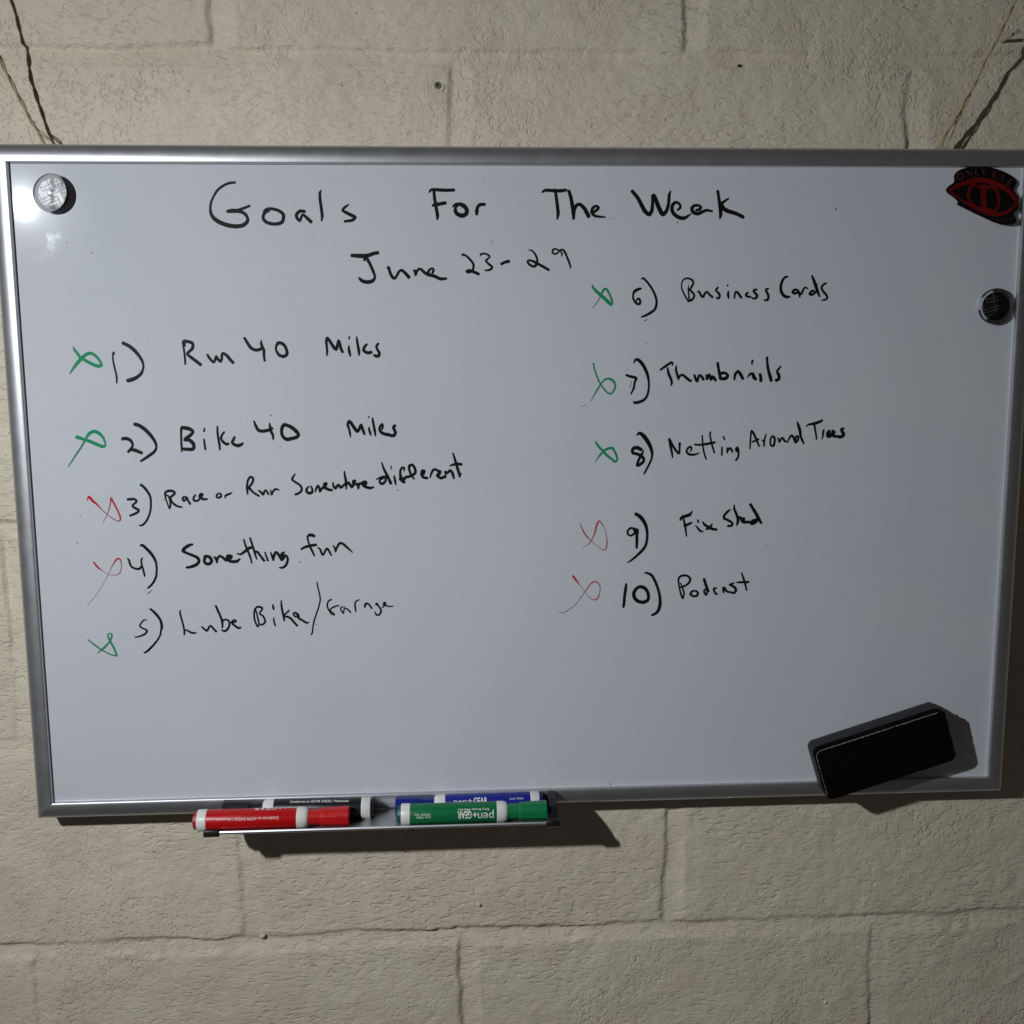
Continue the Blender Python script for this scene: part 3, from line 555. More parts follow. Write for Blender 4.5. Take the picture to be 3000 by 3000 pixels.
  [-400.61,-130.84,1.25,-396.82,-134.11,1.44,-392.36,-137.9,1.54,-389.22,-140.43,1.35,-385.15,-142.98,1.25,-380.58,-145.3,1.35,-375.93,-146.39,1.64,-376.08,-144.9,1.74,-377.89,-139.44,1.93,-380.39,-133.96,1.92,-382.03,-129.99,1.63,-382.8,-127.03,1.25,-381.31,-125.59,1.25,-379.23,-126.12,1.44,-379.66,-129.55,1.63,-381.77,-133.44,1.54,-385.78,-137.79,1.92,-389.24,-140.67,1.73,-392.94,-143.65,0.48],
 ]),
 ('black','handwritten_number','handwritten number 5) in black ink',[
  [-347.31,-113.91,0.96,-350.12,-113.7,1.25,-352.38,-116.35,1.25,-353.93,-119.02,1.34,-351.93,-121.03,1.35,-348.26,-122.82,1.54,-347.87,-124.3,1.54,-349.88,-126.72,1.54,-354.22,-128.6,1.35,-358.74,-129.49,1.06],
  [-343.93,-103.4,1.63,-340.35,-106.79,2.11,-337.27,-110.77,2.21,-335.33,-114.24,1.92,-334.57,-117.69,2.12,-334.49,-120.64,2.12,-335.37,-124.06,1.44,-336.28,-127.98,1.35,-338.87,-132.37,1.45,-342.9,-137.22,1.64,-347.88,-142.05,1.84,-351.54,-144.34,1.16],
 ]),
 ('black','handwritten_word','handwritten Lube in black ink',[
  [-317.32,-105.37,1.23,-317.59,-107.87,1.44,-316.59,-113.12,1.44,-315.37,-118.91,1.44,-314.62,-124.18,1.44,-314.81,-128.11,1.24],
  [-314.59,-123.65,1.34,-311.6,-124.24,1.44,-308.66,-126.14,1.65,-306.16,-126.56,1.75,-303.73,-126.39,0.82],
  [-299.07,-120.81,1.24,-296.9,-122.96,1.65,-294.46,-124.85,1.65,-292.27,-121.21,1.55,-290.96,-120.03,1.55,-288.8,-122.59,1.65,-286.16,-125.8,1.75],
  [-285.59,-101.68,1.75,-283.55,-106.95,1.75,-281.75,-111.71,1.75,-280.46,-116.98,1.75,-280.44,-122.24,1.24],
  [-280.19,-116.46,1.44,-278.34,-114.66,1.44,-275.33,-115.24,1.65,-273.92,-117.63,1.55,-274.58,-121.3,1.55,-276.74,-124.42,1.76,-279.06,-125.32,1.86,-281.38,-124.06,1.14],
  [-271.62,-117.15,1.24,-268.84,-117.21,1.44,-268.01,-115.65,1.44,-270.28,-115.34,1.44,-271.89,-117.67,1.86,-269.48,-120.35,1.75,-266.03,-122.79,1.86,-263.98,-122.04,1.24],
 ]),
 ('black','handwritten_word','handwritten Bike in black ink',[
  [-250.32,-105,1,-249.25,-109.29,1.26,-248.24,-114.85,1.34,-247.6,-119.57,1.26,-248.72,-121.9,1.51,-250.26,-119.09,1.43,-251.5,-113.94,1.43,-251.52,-109.24,1.42,-250.54,-105.42,1.42,-248.41,-103.55,1.67,-245.94,-103.6,1.84,-243.93,-104.7,1.51,-244.83,-106.81,1.42,-246.34,-108.49,1.34,-246.2,-110.2,1.51,-243.8,-111.95,1.51,-242.07,-115.4,1.43,-242.4,-118.39,1.51,-244.94,-120.05,1.51,-247.38,-119.36,1.18],
  [-234.54,-101.47,1.01,-234.22,-104.03,1.84,-233.89,-106.17,1.43],
  [-234.05,-113.64,0.92,-234.08,-116.84,1.34,-233.01,-121.36,1.26],
  [-226.79,-97.99,1.09,-226.76,-102.89,1.59,-225.95,-108.88,1.68,-225.08,-113.6,1.68,-224.79,-117.03,1.18],
  [-219.9,-107.08,1.26,-222.25,-109.38,1.34,-225.04,-112.32,1.43,-220.74,-113.47,1.85,-217.93,-115.88,1.77,-215.95,-118.49,1.77,-213.17,-121.76,1.69],
  [-213.06,-112.55,1.26,-214.54,-113.38,1.51,-216.31,-110.78,1.51,-215.23,-109.43,1.51,-213.19,-110.41,2.02,-211.61,-112.58,1.85,-212.09,-114.28,1.85,-208.04,-116.93,1.77,-204.8,-119.14,1.77,-202.5,-118.54,0.84],
 ]),
 ('black','handwritten_slash','tall handwritten slash in black ink',[
  [-194.07,-81.59,1,-193.59,-86.05,1.17,-192.16,-92.88,1.17,-191.78,-98,1.18,-193.12,-103.95,1.18,-195.39,-110.32,1.18,-197.67,-116.7,1.18,-199.11,-122.68,1.1,-199.67,-127.4,1.1,-200.81,-130.38,1.1],
 ]),
 ('black','handwritten_word','handwritten Garage in black ink',[
  [-181.59,-97.77,1.27,-184.32,-99.32,1.27,-185.53,-102.52,1.27,-185.18,-105.75,1.27,-183.28,-109.47,1.18,-181.56,-111.58,1.36,-179.34,-112.31,1.09,-180.18,-110.45,1.09,-182.81,-108.56,1.09,-182.99,-107.17,1,-181.38,-105.59,1.27,-178.22,-104.27,1.27,-175.06,-103.41,1.09],
  [-169.53,-105.12,0.82,-172.88,-105.15,1.09,-173.6,-106.89,1.18,-172.55,-109.22,1.18,-171.26,-111.09,1,-170.73,-108.33,1,-170.24,-106.49,1.18,-167.57,-107.01,1.27,-165.83,-108.88,1.27,-164.53,-110.52,1.18],
  [-155.71,-98.57,0.73,-158.41,-99.12,1.18,-160.25,-101.15,1.27,-160.56,-104.37,1.27,-160.19,-107.15,1.36,-160.02,-109.46,1.18],
  [-151.87,-106.15,0.91,-151.36,-103.62,2,-150.2,-102.03,1.82,-148.2,-102.76,1.45,-146.47,-105.1,1.46,-145.39,-106.97,1.18],
  [-141.51,-103.81,1.36,-141.02,-102.21,1.82,-139.29,-104.77,1.36,-137.56,-107.58,1.46,-137.17,-110.36,1.46,-139.03,-112.86,1.46,-141.28,-113.05,1.46,-142.78,-110.02,0.82],
  [-136.18,-106.45,0.91,-134.58,-104.86,1.18,-132.73,-102.59,1.36,-133.82,-101.42,1.55,-134.54,-103.48,1.55,-132.1,-104.68,1.27,-128.52,-105.35,1.09,-125.82,-104.94,0.64],
 ]),
 ('green','tick_mark','green tick beside item six',[
  [55.77,182.19,0.65,55.78,180.12,2.05,58.86,176.44,2.61,62.66,173.21,2.98,66.45,169.98,3.08,70.26,166.28,3.08,72.17,164.43,2.06,73.1,166.27,1.87,72.12,170.43,1.87,70.2,174.58,1.87,68.29,177.8,2.05,66.87,178.72,1.86,64.99,176.89,2.05,63.36,173.67,1.21,61.26,169.53,0.84,58.45,164.93,0.65,55.4,161.8,0.47],
 ]),
 ('black','handwritten_number','handwritten number 6) in black ink',[
  [99.01,178.66,1.59,96.18,177.97,2.34,93.35,176.37,2.34,91.96,174.07,1.59,91.75,170.84,1.5,92.97,167.6,1.59,95.37,165.29,1.87,97.74,165.28,2.06,98.19,167.59,1.69,96.98,169.9,1.68,95.09,168.98,1.31,94.64,167.14,0.84],
  [98.92,186.71,0.93,100.56,187.62,1.68,103.67,184.86,1.77,107.52,180.02,1.78,110.92,174.02,1.78,112.65,168.94,1.87,112.71,164.31,1.88,111.1,160.15,1.88,107.33,157.38,2.07,103.08,155.08,1.78,99.3,153.7,1.22],
  [102.19,150.44,0.56,105.03,151.73,0.28],
 ]),
 ('black','handwritten_word','handwritten Business in black ink',[
  [141.42,181.54,0.56,141.1,177.85,1.13,141.56,173.69,1.22,141.87,169.53,1.32],
  [141.43,167.21,1.32,138.74,171.39,1.31,136.03,176.48,1.31,135.01,180.63,1.03,135.65,184.78,1.12,137.99,187.08,1.31,141.31,187.3,1.59,144.67,185.69,1.69,145.43,182.92,1.59,143.83,179.69,1.59,142.68,177.39,1.59,144.87,175.07,1.78,146.58,172.76,1.6,145.44,169.52,1.69,143.09,168.14,2.07,141.19,167.45,1.88],
  [149.63,175.29,1.31,150.8,175.98,1.6,152.54,172.74,1.88,154.48,171.12,1.88,156.31,174.58,1.6,157.97,175.51,1.69,160.16,173.19,1.79,163.07,170.86,1.88],
  [168.14,179.65,1.22,166.27,177.8,1.79,166.3,176.41,1.69,168.74,174.09,1.88,169.5,171.78,1.79,168.35,169.92,1.88,166.43,170.39,1.41],
  [176.77,182.31,0.66,176.24,180.46,1.22],
  [177.29,176.16,1.13,176.98,173.15,2.07,177.54,169.67,1.23],
  [182.71,169.66,1.13,183.1,173.13,1.6,184,175.68,1.6,185.94,174.52,1.88,187.93,171.73,1.98,189.16,170.1,1.7],
  [195.26,175.19,1.41,193.16,173.11,1.98,194.16,171.48,1.89,197.53,171.15,1.6],
  [202.87,177.49,1.7,200.24,177.03,1.89,200.29,175.41,1.89,202.75,173.09,2.08,202.81,170.77,2.08,200.92,169.61,1.61,198.51,170.08,1.42],
  [213.53,178.54,1.23,211.03,177.24,1.89,212.31,174.46,1.89,213.45,171.67,1.89,212.72,168.42,1.89,209.85,168.19,1.61],
 ]),
 ('black','handwritten_word','handwritten Cards in black ink',[
  [230.53,188.69,1.81,228.05,188.14,1.89,225.65,184.81,2.04,224.46,180,2.27,224.97,175.91,2.34,226.99,172.56,2.5,230.13,170.88,2.5,233.38,171.43,0.98],
  [240.33,176.99,1.51,237.62,177.37,1.89,235.37,175.52,2.12,236.96,174.03,2.12,239.25,174.58,1.89,240.35,176.25,1.51,241.58,174.02,2.42,241.89,170.67,1.14],
  [243.55,172.9,0.99,244.24,175.13,1.89,245.3,178.1,1.51,247.19,179.21,1.51,249.36,177.72,0.76],
  [255.44,174.73,0.91,254.22,176.59,1.67,251.96,175.11,2.27,250.86,173.25,1.9,253.58,172.87,1.9,255.83,174.73,1.67,257.28,177.33,1.52,256.71,182.53,1.29],
  [252.42,189.59,1.51,254.29,185.51,2.27,256.42,179.93,2.5,258.12,175.47,2.28,260.01,171.18,1.29],
  [265.76,182.89,1.67,263.3,181.78,1.67,261.46,179.18,1.67,263.13,175.83,1.82,265.94,172.84,1.82,266.99,170.61,1.67,265.71,168.56,1.52,261.87,167.82,0.91],
 ]),
 ('green','tick_mark','thin green tick beside item seven',[
  [56.93,113.04,2.08,57.08,110.46,1.51,58.78,104.82,1.51,61.2,98.69,1.61,63.61,93.97,1.42,66.99,89.7,1.62,69.87,86.84,1.62,72.51,86.11,1.62,75.13,88.69,1.62,76.53,92.93,1.62,75.54,96.24,2.09,73.14,98.61,2.28,70.26,99.57,2.09,67.4,98.89,1.71,64.55,96.32,1.42,62.66,93.5,1.42,59.82,89.28,1.33,56.98,84.1,0.86,54.14,79.16,0.33],
  [51.52,76.81,0.19,48.17,75.56,0.48,45.07,74.64,0.19],
 ]),
 ('black','handwritten_number','handwritten number 7) in black ink',[
  [86.1,102.77,1.71,89.37,101.57,2.28,95.13,99.88,2.38,93.97,96.11,1.71,93.3,91.4,1.71,90.72,85.74,1.14],
  [91.32,97.55,0.29,89.71,91.42,0.38],
  [93.07,113.3,0.95,94.48,116.11,1.89,96.86,116.09,2.65,100.25,113.02,2.84,103.17,108.3,2.66,105.39,103.11,2.38,106.67,96.97,1.71,106.75,90.35,1.62,105.39,84.21,1.72,102.55,80.44,2.1,97.77,78.34,2.39,93.45,77.9,2.1],
  [91.51,79.34,0.29,94.4,78.98,0.38],
 ]),
 ('black','handwritten_word','handwritten Thumbnails in black ink',[
  [117.05,106.94,1.6,121.84,110.4,2,127.16,113.66,2,128.19,112.01,1.33,127.34,110.7,0.53],
  [123.53,109.07,1.33,124.48,104.12,2.13,126.72,98.82,2.14,127.58,95.5,1.74,126.94,93.19,1.34],
  [131.57,110.8,1.2,131.3,106.72,1.87,132.73,101.42,2,133.8,98.11,1.2],
  [133.79,98.77,1.2,135.09,101.74,1.87,137.43,102.38,2,140.85,99.72,2.27,144.27,97.05,2.14,145.6,97.9,1.07],
  [147.87,102.65,1.6,149.3,98.67,2.27,150.69,96.34,1.74,151.95,101.3,1.87,153.62,101.95,2.01,156.4,97.96,2.28],
  [158.88,102.25,1.74,159.44,97.94,1.47,160.71,101.9,2.01,161.71,102.56,2.01,163.02,97.91,2.01,164.45,100.88,2.28,166.52,98.55,2.41,167.57,96.89,1.74],
  [168.91,113.09,2.14,169.69,108.46,2.14,170.82,103.16,2.28,171.94,98.52,2.28],
  [171.16,103.16,2.68,175.19,104.13,2.14,178.29,101.79,2.28,176.66,99.15,2.68,172.61,98.84,2.68,170.88,100.51,2.28],
  [184.49,97.44,1.34,185.04,102.41,2.28,187.68,105.37,2.28,190.13,102.37,2.55,192.26,98.38,2.15],
  [196.3,99.68,0.67,198.26,102.32,1.88,200.95,103.3,2.15,202.41,99.64,2.96,204.15,97.97,2.42],
  [200.63,115.22,1.74,199.92,111.59,1.21],
  [207.75,102.92,2.15,208.52,99.6,2.42,208.61,96.28,2.42],
  [213.77,117.99,1.74,214.29,111.5,1.88,215.48,105.53,2.28,217.36,99.54,2.69,218.13,96.21,2.02],
  [226.91,109.77,1.07,224.28,106.8,1.75,223.33,104.48,1.88,225.12,101.48,2.56,224.88,98.16,2.29,222.2,96.85,2.42],
 ]),
 ('green','tick_mark','green tick beside item eight',[
  [59.07,43.71,1.08,59.71,41.63,2.08,62.23,38.28,2.25,65.17,35.34,2.33,68.11,31.98,2.5,71.48,29.03,2.34,74.85,26.49,2.26,76.95,24.8,2.09,78.62,26.45,1.92,78.59,28.95,1.84,76.46,33.97,2.09,74.14,37.33,2.25,71.42,37.15,2.25,68.5,36.14,2.25,66.01,34.08,2.08,63.1,31.2,1.67,60.2,27.07,0.92,58.34,23.96,0.33],
 ]),
 ('black','handwritten_number','handwritten number 8) in black ink',[
  [100.95,35.38,2.93,97.36,37.29,3.17,94.01,37.12,2.92,92.57,35.05,2.51,93.22,32.55,2.51,97.01,31.67,2.51,100.38,29.97,2.76,102.93,27.44,2.35,102.54,24.52,2.35,99.63,22.04,2.35,97.12,21.23,2.35,97.92,24.99,2.09,99.56,28.73,1.93,101.61,32.46,1.84,102.83,35.36,0.67],
  [96.4,48.32,0.67,97.64,49.96,2.08,99.73,50.36,2.75,103.11,47.42,3.5,106.52,42.82,3.34,109.1,37.8,2.93,110.42,33.2,2.34,110.66,30.28,1.68,109.87,26.53,1.51,108.85,24.03,1.68,106.39,19.03,1.6,103.31,13.41,1.26],
 ]),
 ('black','handwritten_word','handwritten Netting in black ink',[
  [129.45,27.95,1.08,128.7,32.68,1.81,127.24,38.98,1.98,126.01,45.27,1.71,128.81,39.86,1.98,132.06,34.89,1.99,135.06,31.71,1.81,135.68,35.3,1.54,135.61,39.8,1.8,136.04,40.91,1.98,134.68,41.15,1.08],
  [145.48,33.18,0.9,146.57,35.64,1.54,145.84,37.89,1.54,143.37,36.57,1.81,142.07,33.44,1.63,143.92,31.17,1.99,147.11,30.46,1.99,150.74,30.87,1.63,154.13,32.18,0.63],
  [156.09,47.89,1.26,156.63,43.18,1.26,157.21,36.88,1.27,158.46,31.46,1.36,160.16,26.26,1.27],
  [163.96,51.18,1.35,163.34,48.05,1.35,164.6,42.2,1.45,166.08,36.79,1.45,167.78,31.82,1.27],
  [149.21,39.66,1.54,153.76,39.39,1.72,159.65,40,1.99,164.18,40.85,1.99,168.02,41.63,1.81],
  [175.64,46.81,1.36,176.85,43.65,1.18],
  [174.49,37.38,1.27,174.58,33.1,1.36,174.43,29.71,1.27],
  [179.29,36.65,1.09,179.4,31.69,1.27],
  [179.38,32.59,1.09,180.25,34.39,1.81,181.8,36.4,1.63,183.2,34.81,1.63,184.17,32.54,1.54],
  [189.3,37,1.54,187.75,35.21,2.27,188.49,32.95,2,189.55,36.09,1.36,189.91,31.13,1.54,189.31,27.52,1.55,187.33,24.61,1.27],
 ]),
 ('black','handwritten_word','handwritten Around in black ink',[
  [200.45,35.22,1.18,200.66,41.33,1.39,200.87,47.69,1.39,201.47,51.66,1.6,203.41,49.26,1.81,205.69,44.46,1.82,209.01,37.26,1.39],
  [202.54,41.58,1.6,205.73,42.87,1.71,208.12,44.17,1.6],
  [211.37,43.35,1.18,213.03,41.74,1.5,213.31,37.48,1.39],
  [213.3,38.02,1.07,213.54,42.79,1.39,214.24,46.5,1.28,215.14,48.88,0.53],
  [220.97,46.7,1.6,219.41,44.86,1.39,218.98,41.15,1.5,219.88,37.95,1.61,222.04,37.93,1.82,223,41.64,1.82,222.62,45.36,1.82,220.97,46.7,1.82],
  [225.86,45.33,1.07,226.73,43.19,1.61,227.61,41.06,1.39,228.86,44.24,1.61,230.18,45.02,1.61,231.87,42.61,1.82,233.81,41.26,1.61],
  [235.34,40.45,0.75,235.89,43.64,1.39,238.48,47.06,1.93,240.14,45.72,1.82,241.61,41.98,1.82,242.48,40.38,1.82],
  [241.88,41.98,1.82,242.83,46.22,1.5,244.45,46.21,1.61,244.55,43.02,1.61,242.48,40.38,1.61],
  [243.19,59.74,0.96,244.67,55.76,2.35,246.18,50.97,2.36,246.88,46.18,1.93,248.34,42.98,1.82,250.08,39.5,1.29],
 ]),
 ('black','handwritten_word','handwritten Trees in black ink',[
  [251.98,55.16,0.96,253.81,56.73,1.61,259.18,57.74,2.36,263.45,59.03,2.36,266.64,60.59,1.93],
  [259.3,57.21,1.82,260.17,52.43,1.5,261.16,47.64,1.4,261.75,43.11,1.18],
  [266.99,43.33,0.75,267.67,47.05,1.61,267.81,50.77,1.82,268.57,52.09,1.07],
  [273.07,47.53,2.15,273.49,50.71,2.68,271.68,48.6,2.15,272.6,45.67,2.69,275.78,47.5,3.22,277.85,50.14,2.69],
  [276.18,51.22,1.93,278.41,49.6,2.15,275.78,47.5,2.69,279.09,45.87,2.37,282.35,45.84,2.15],
  [286.94,53.24,1.61,284.81,52.2,2.69,285.73,49.53,2.69,286.88,47.93,2.69,285.61,45.81,2.69,282.37,45.31,2.69],
 ]),
 ('red','cross_mark','thin red cross beside item nine',[
  [45.24,-30.52,0.39,46.22,-33.96,0.98,48.43,-38.89,1.37,51.36,-43.34,1.27,54.3,-46.33,0.98,57.23,-49.08,0.49,61.64,-52.84,0.59,65.08,-55.35,0.69,68.01,-56.29,0.98,69.46,-53.94,1.08,70.01,-49.03,1.08,69.64,-44.11,0.69,67.88,-36.72,0.49,65.42,-32.28,0.88,62.97,-29.06,1.17,61.51,-30.27,1.46,60.08,-34.16,1.56,58.65,-40.02,1.27,56.24,-45.87,0.78,52.85,-50.49,0.69,47.51,-53.5,0.29],
 ]),
 ('black','handwritten_number','handwritten number 9) in black ink',[
  [95.72,-39.1,2.45,94.23,-36.62,1.96,91.29,-36.33,1.76,88.88,-38.99,1.67,89.39,-41.95,1.67,91.85,-43.21,1.67,94.28,-42.02,1.77,96.46,-39.6,2.16],
  [94.72,-36.63,1.76,98.15,-38.15,1.96,97.47,-42.56,2.45,97.53,-48.47,2.46,97.36,-54.87,1.77],
  [96.03,-22.93,2.74,100.46,-25.93,3.23,103.93,-30.38,2.94,105.94,-34.83,2.65,106.99,-40.74,2.16,106.83,-47.63,2.06,105.19,-53.52,2.17,101.32,-58.39,2.17,95.49,-63.74,1.87,91.11,-67.13,1.28,88.43,-68.33,0.39],
 ]),
 ('black','handwritten_word','handwritten Fix in black ink',[
  [137.37,-29.72,1.47,138.55,-27.28,2.45,142.21,-25.86,2.65,146.11,-24.45,2.65,148.5,-21.05,0.69],
  [139.49,-24.84,0.88,140.55,-29.27,1.67,141.86,-34.21,1.87,142.7,-39.63,1.48,143.42,-44.57,1.08],
  [141.13,-34.69,2.46,144.31,-33.75,2.16,147.96,-31.84,1.77],
  [153.56,-29.21,1.28,154.1,-31.68,1.67],
  [151.7,-34.59,0.89,153.96,-37.34,1.77,156.23,-39.83,1.87,158.7,-40.36,1.18],
  [158.12,-31.24,1.08,160.05,-33.98,2.17,164.04,-36.5,2.46,168.01,-38.28,2.47,171.47,-38.58,1.97],
  [167.17,-33.1,0.99,165.98,-35.05,1.68,163.56,-37.48,2.17,161.37,-38.43,1.48],
 ]),
 ('black','handwritten_word','handwritten Shed in black ink',[
  [183.62,-20.3,1.18,180.96,-22.47,2.16,178.09,-25.87,1.97,178.14,-28.33,2.17,182.13,-30.36,2.17,185.64,-32.87,1.97,185.21,-35.33,1.78,181.51,-35.52,1.97],
  [187.3,-15.94,0.88,187.3,-19.61,1.97,189.39,-24.56,2.17,190.98,-29,2.47,190.58,-32.94,2.17,189.65,-35.29,0.79],
  [190.94,-27.53,2.17,193.42,-28.05,2.17,194.99,-31.52,2.47],
  [195.47,-31.04,2.96,196.64,-28.59,2.17,194.94,-29.55,2.47,195.99,-32.03,2.76,200.93,-32.1,2.37,202.91,-32.13,1.78],
  [207.8,-30.23,1.78,205.34,-30.69,2.47,202.93,-33.12,2.47,204.93,-33.89,2.17,208.32,-31.22,2.47,208.75,-28.76,2.17],
  [201.97,-15.4,2.17,205.06,-20.35,2.46,208.16,-25.31,2.66,210.77,-30.27,2.57,212.84,-33.51,1.78],
 ]),
 ('red','cross_mark','thin red cross beside item ten',[
  [38.68,-79.76,2.01,40.91,-82.89,1.9,43.41,-86.31,1.34,45.36,-88.88,0.45,49.27,-94.02,0.45,52.06,-98.02,0.45,55.42,-101.48,0.67,59.32,-102.79,1.12,61.82,-101.03,1.24,63.46,-95.97,0.79,63.99,-92.03,0.67,63.13,-88.06,0.9,60.9,-86.05,1.34,58.12,-85.61,1.34,54.8,-87.92,1.01,51.48,-92.37,0.78,49.27,-95.71,0.67,44.85,-101.85,0.5,40.42,-107.42,0.51,34.87,-111.57,0.62,29.86,-114.3,0.67,25.7,-113.83,0.51],
 ]),
 ('black','handwritten_number','handwritten number 10) in black ink',[
  [88.18,-87.94,1.68,87.67,-92.45,2.47,86.63,-100.35,2.36,86.13,-107.15,2.25,85.49,-110.26,1.92],
  [101.61,-90.72,2.7,97.72,-92.63,2.59,95.25,-97.11,2.81,96.14,-101.66,3.04,99.53,-104.85,3.04,104.02,-105.78,2.93,107.92,-104.15,2.82,109,-100.77,2.59,107.81,-95.64,2.7,104.98,-92.2,2.92,101.05,-90.88,2.81],
  [104.81,-78.36,0.9,107.04,-78.12,1.91,111.53,-80.45,2.25,114.96,-86.16,2.25,117.57,-92.99,2.25,119.35,-99.82,2.14,119.85,-107.78,2.71,118.14,-114.01,2.49,115.37,-116.81,2.26,112.02,-118.17,1.7],
 ]),
 ('black','handwritten_word','handwritten Podcast in black ink',[
  [138.66,-88.07,0.99,140.72,-93.1,1.39,142.06,-98.63,1.5,140.89,-102.87,1.5,138.82,-97.57,1.49,137.48,-91.55,1.39,136.64,-85.54,1.49,137.82,-82.32,1.79,141.26,-81.13,1.89,145.23,-81.7,1.89,147.5,-84.23,1.89,146.82,-87.71,1.79,143.41,-90.65,1.69,138.24,-92.31,1.39],
  [152.17,-95.56,1.7,149.46,-96.51,1.89,148.01,-98.74,2,150.53,-100.79,2,154,-100.61,2,155.04,-97.87,1.8,152.92,-95.82,1.8],
  [160.53,-84.71,2.39,162.23,-89.98,2.39,163.8,-94.02,2.2,165.25,-97.05,1.4],
  [162.81,-94,1.5,160.85,-95.47,1.6,161.41,-98.48,1.7,162.93,-100.02,1.5,163.61,-97.02,1.5,162.8,-93.5,1.5],
  [172.49,-93.67,1.6,170.01,-93.88,1.8,170.31,-96.64,1.8,172.36,-99.44,1.7,173.58,-98.46,0.7],
  [179.3,-98.31,1.2,178.74,-95.29,2,178.68,-92.78,1.5],
  [178.69,-93.03,1.7,180.69,-93.82,1.7,180.48,-95.32,2.2,183.26,-97.38,1.8,185.76,-97.67,1.7],
  [188.79,-88.95,1.2,184.6,-90.63,1.7,186.61,-91.42,2.2,189.64,-93.48,2.2,190.7,-96,2,188.77,-98.48,2,185.26,-97.66,1.7],
  [195.52,-79.56,1.2,197.39,-84.6,1.6,199.28,-90.64,1.7,200.58,-96.43,1.1],
  [190.77,-88.49,1,195,-88.46,1.9,202.21,-88.29,2],
 ]),
]
EYE_OUTLINE = [387.75,282.85,0.9,0.0,383.43,281.66,0.9,0.0,380.19,279.87,0.9,0.0,378.02,277.51,0.9,0.0,377.32,275.14,0.9,0.0,377.91,271.99,0.9,0.0,377.39,270.02,0.9,0.0,373.35,267.44,0.9,0.0,371.17,265.27,0.9,0.0,370.73,263.29,0.9,0.0,372.45,260.93,0.9,0.0,376.34,258.56,0.9,0.0,380.26,255.8,0.9,0.0,382.05,253.63,0.9,0.0,382.32,252.64,0.9,0.0,380.87,252.24,0.9,0.0,382.64,250.66,0.9,0.0,388.66,247.89,0.9,0.0,398.1,243.52,1.01,0.0,407.27,239.47,1.63,0.0,414.16,236.18,2.53,0.0,420.06,234.06,3.57,0.0,426.17,233.11,4.86,0.0,430.61,233.38,5.96,0.0,433.48,234.47,6.74,0.0,434.18,236.05,6.83,0.0,433.42,238.49,6.39,0.0,431.73,241.36,5.69,0.0,431.52,243.17,5.48,0.0,433.36,244.92,5.75,0.0,435.21,246.47,6.03,0.0,435.75,252.09,5.55,0.0,435.53,256.92,4.98,0.0,433.21,260.19,4.25,0.0,431.44,262.63,3.75,0.0,431.21,264.64,3.54,0.0,432.35,267.02,3.48,0.0,433.7,269.4,3.42,0.0,433.48,271.81,3.16,0.0,430.66,274.65,2.62,0.0,425.76,277.89,2.0,0.0,419.97,280.7,1.53,0.0,413.31,282.7,1.22,0.0,405.82,283.49,1.03,0.0,397.5,283.79,0.92,0.0,391.67,283.54,0.9,0.0]
EYE_STROKES = [[373.59,262.91,0.9,2.44,378.44,266.08,0.9,3.05,386.61,269.66,0.9,3.66,396.08,272.05,0.92,4.47,403.53,272.25,1.07,4.47,410.59,270.84,1.37,4.47,418.83,267.61,2.02,4.47,425.34,263.54,2.88,3.86,430.93,257.83,4.09,3.25,434.04,252.94,5.11,3.25],
 [374.44,262.71,0.9,2.03,380.11,258.57,0.9,1.83,387.49,253.84,0.9,1.63,396.11,249.49,0.94,2.44,403.69,246.28,1.28,3.25,411.89,243.0,2.06,3.25,418.98,242.48,3.06,2.84,425.46,244.34,4.11,2.84,431.08,247.8,4.98,3.05,434.05,251.73,5.23,3.05],
 [397.09,268.89,0.94,2.64,392.69,265.73,0.9,2.64,391.09,260.58,0.9,2.44,392.43,255.44,0.9,2.44,395.58,251.47,0.93,2.44,400.76,247.49,1.11,2.44,407.82,244.65,1.61,2.44,413.8,244.57,2.26,2.44,417.59,248.1,2.64,2.64,418.73,254.47,2.54,2.64,417.51,260.46,2.17,2.64,414.92,264.86,1.8,2.64,411.54,268.06,1.48,2.64],
 [404.23,266.91,1.14,5.28,404.77,260.57,1.22,4.67,405.31,254.22,1.31,4.67,406.25,247.85,1.44,5.08],
 [399.28,266.92,0.98,2.44,405.09,266.31,1.18,3.09,410.81,266.28,1.47,2.6],
 [401.95,248.28,1.16,2.03,406.88,247.45,1.5,3.09,412.56,245.79,2.08,2.44]]
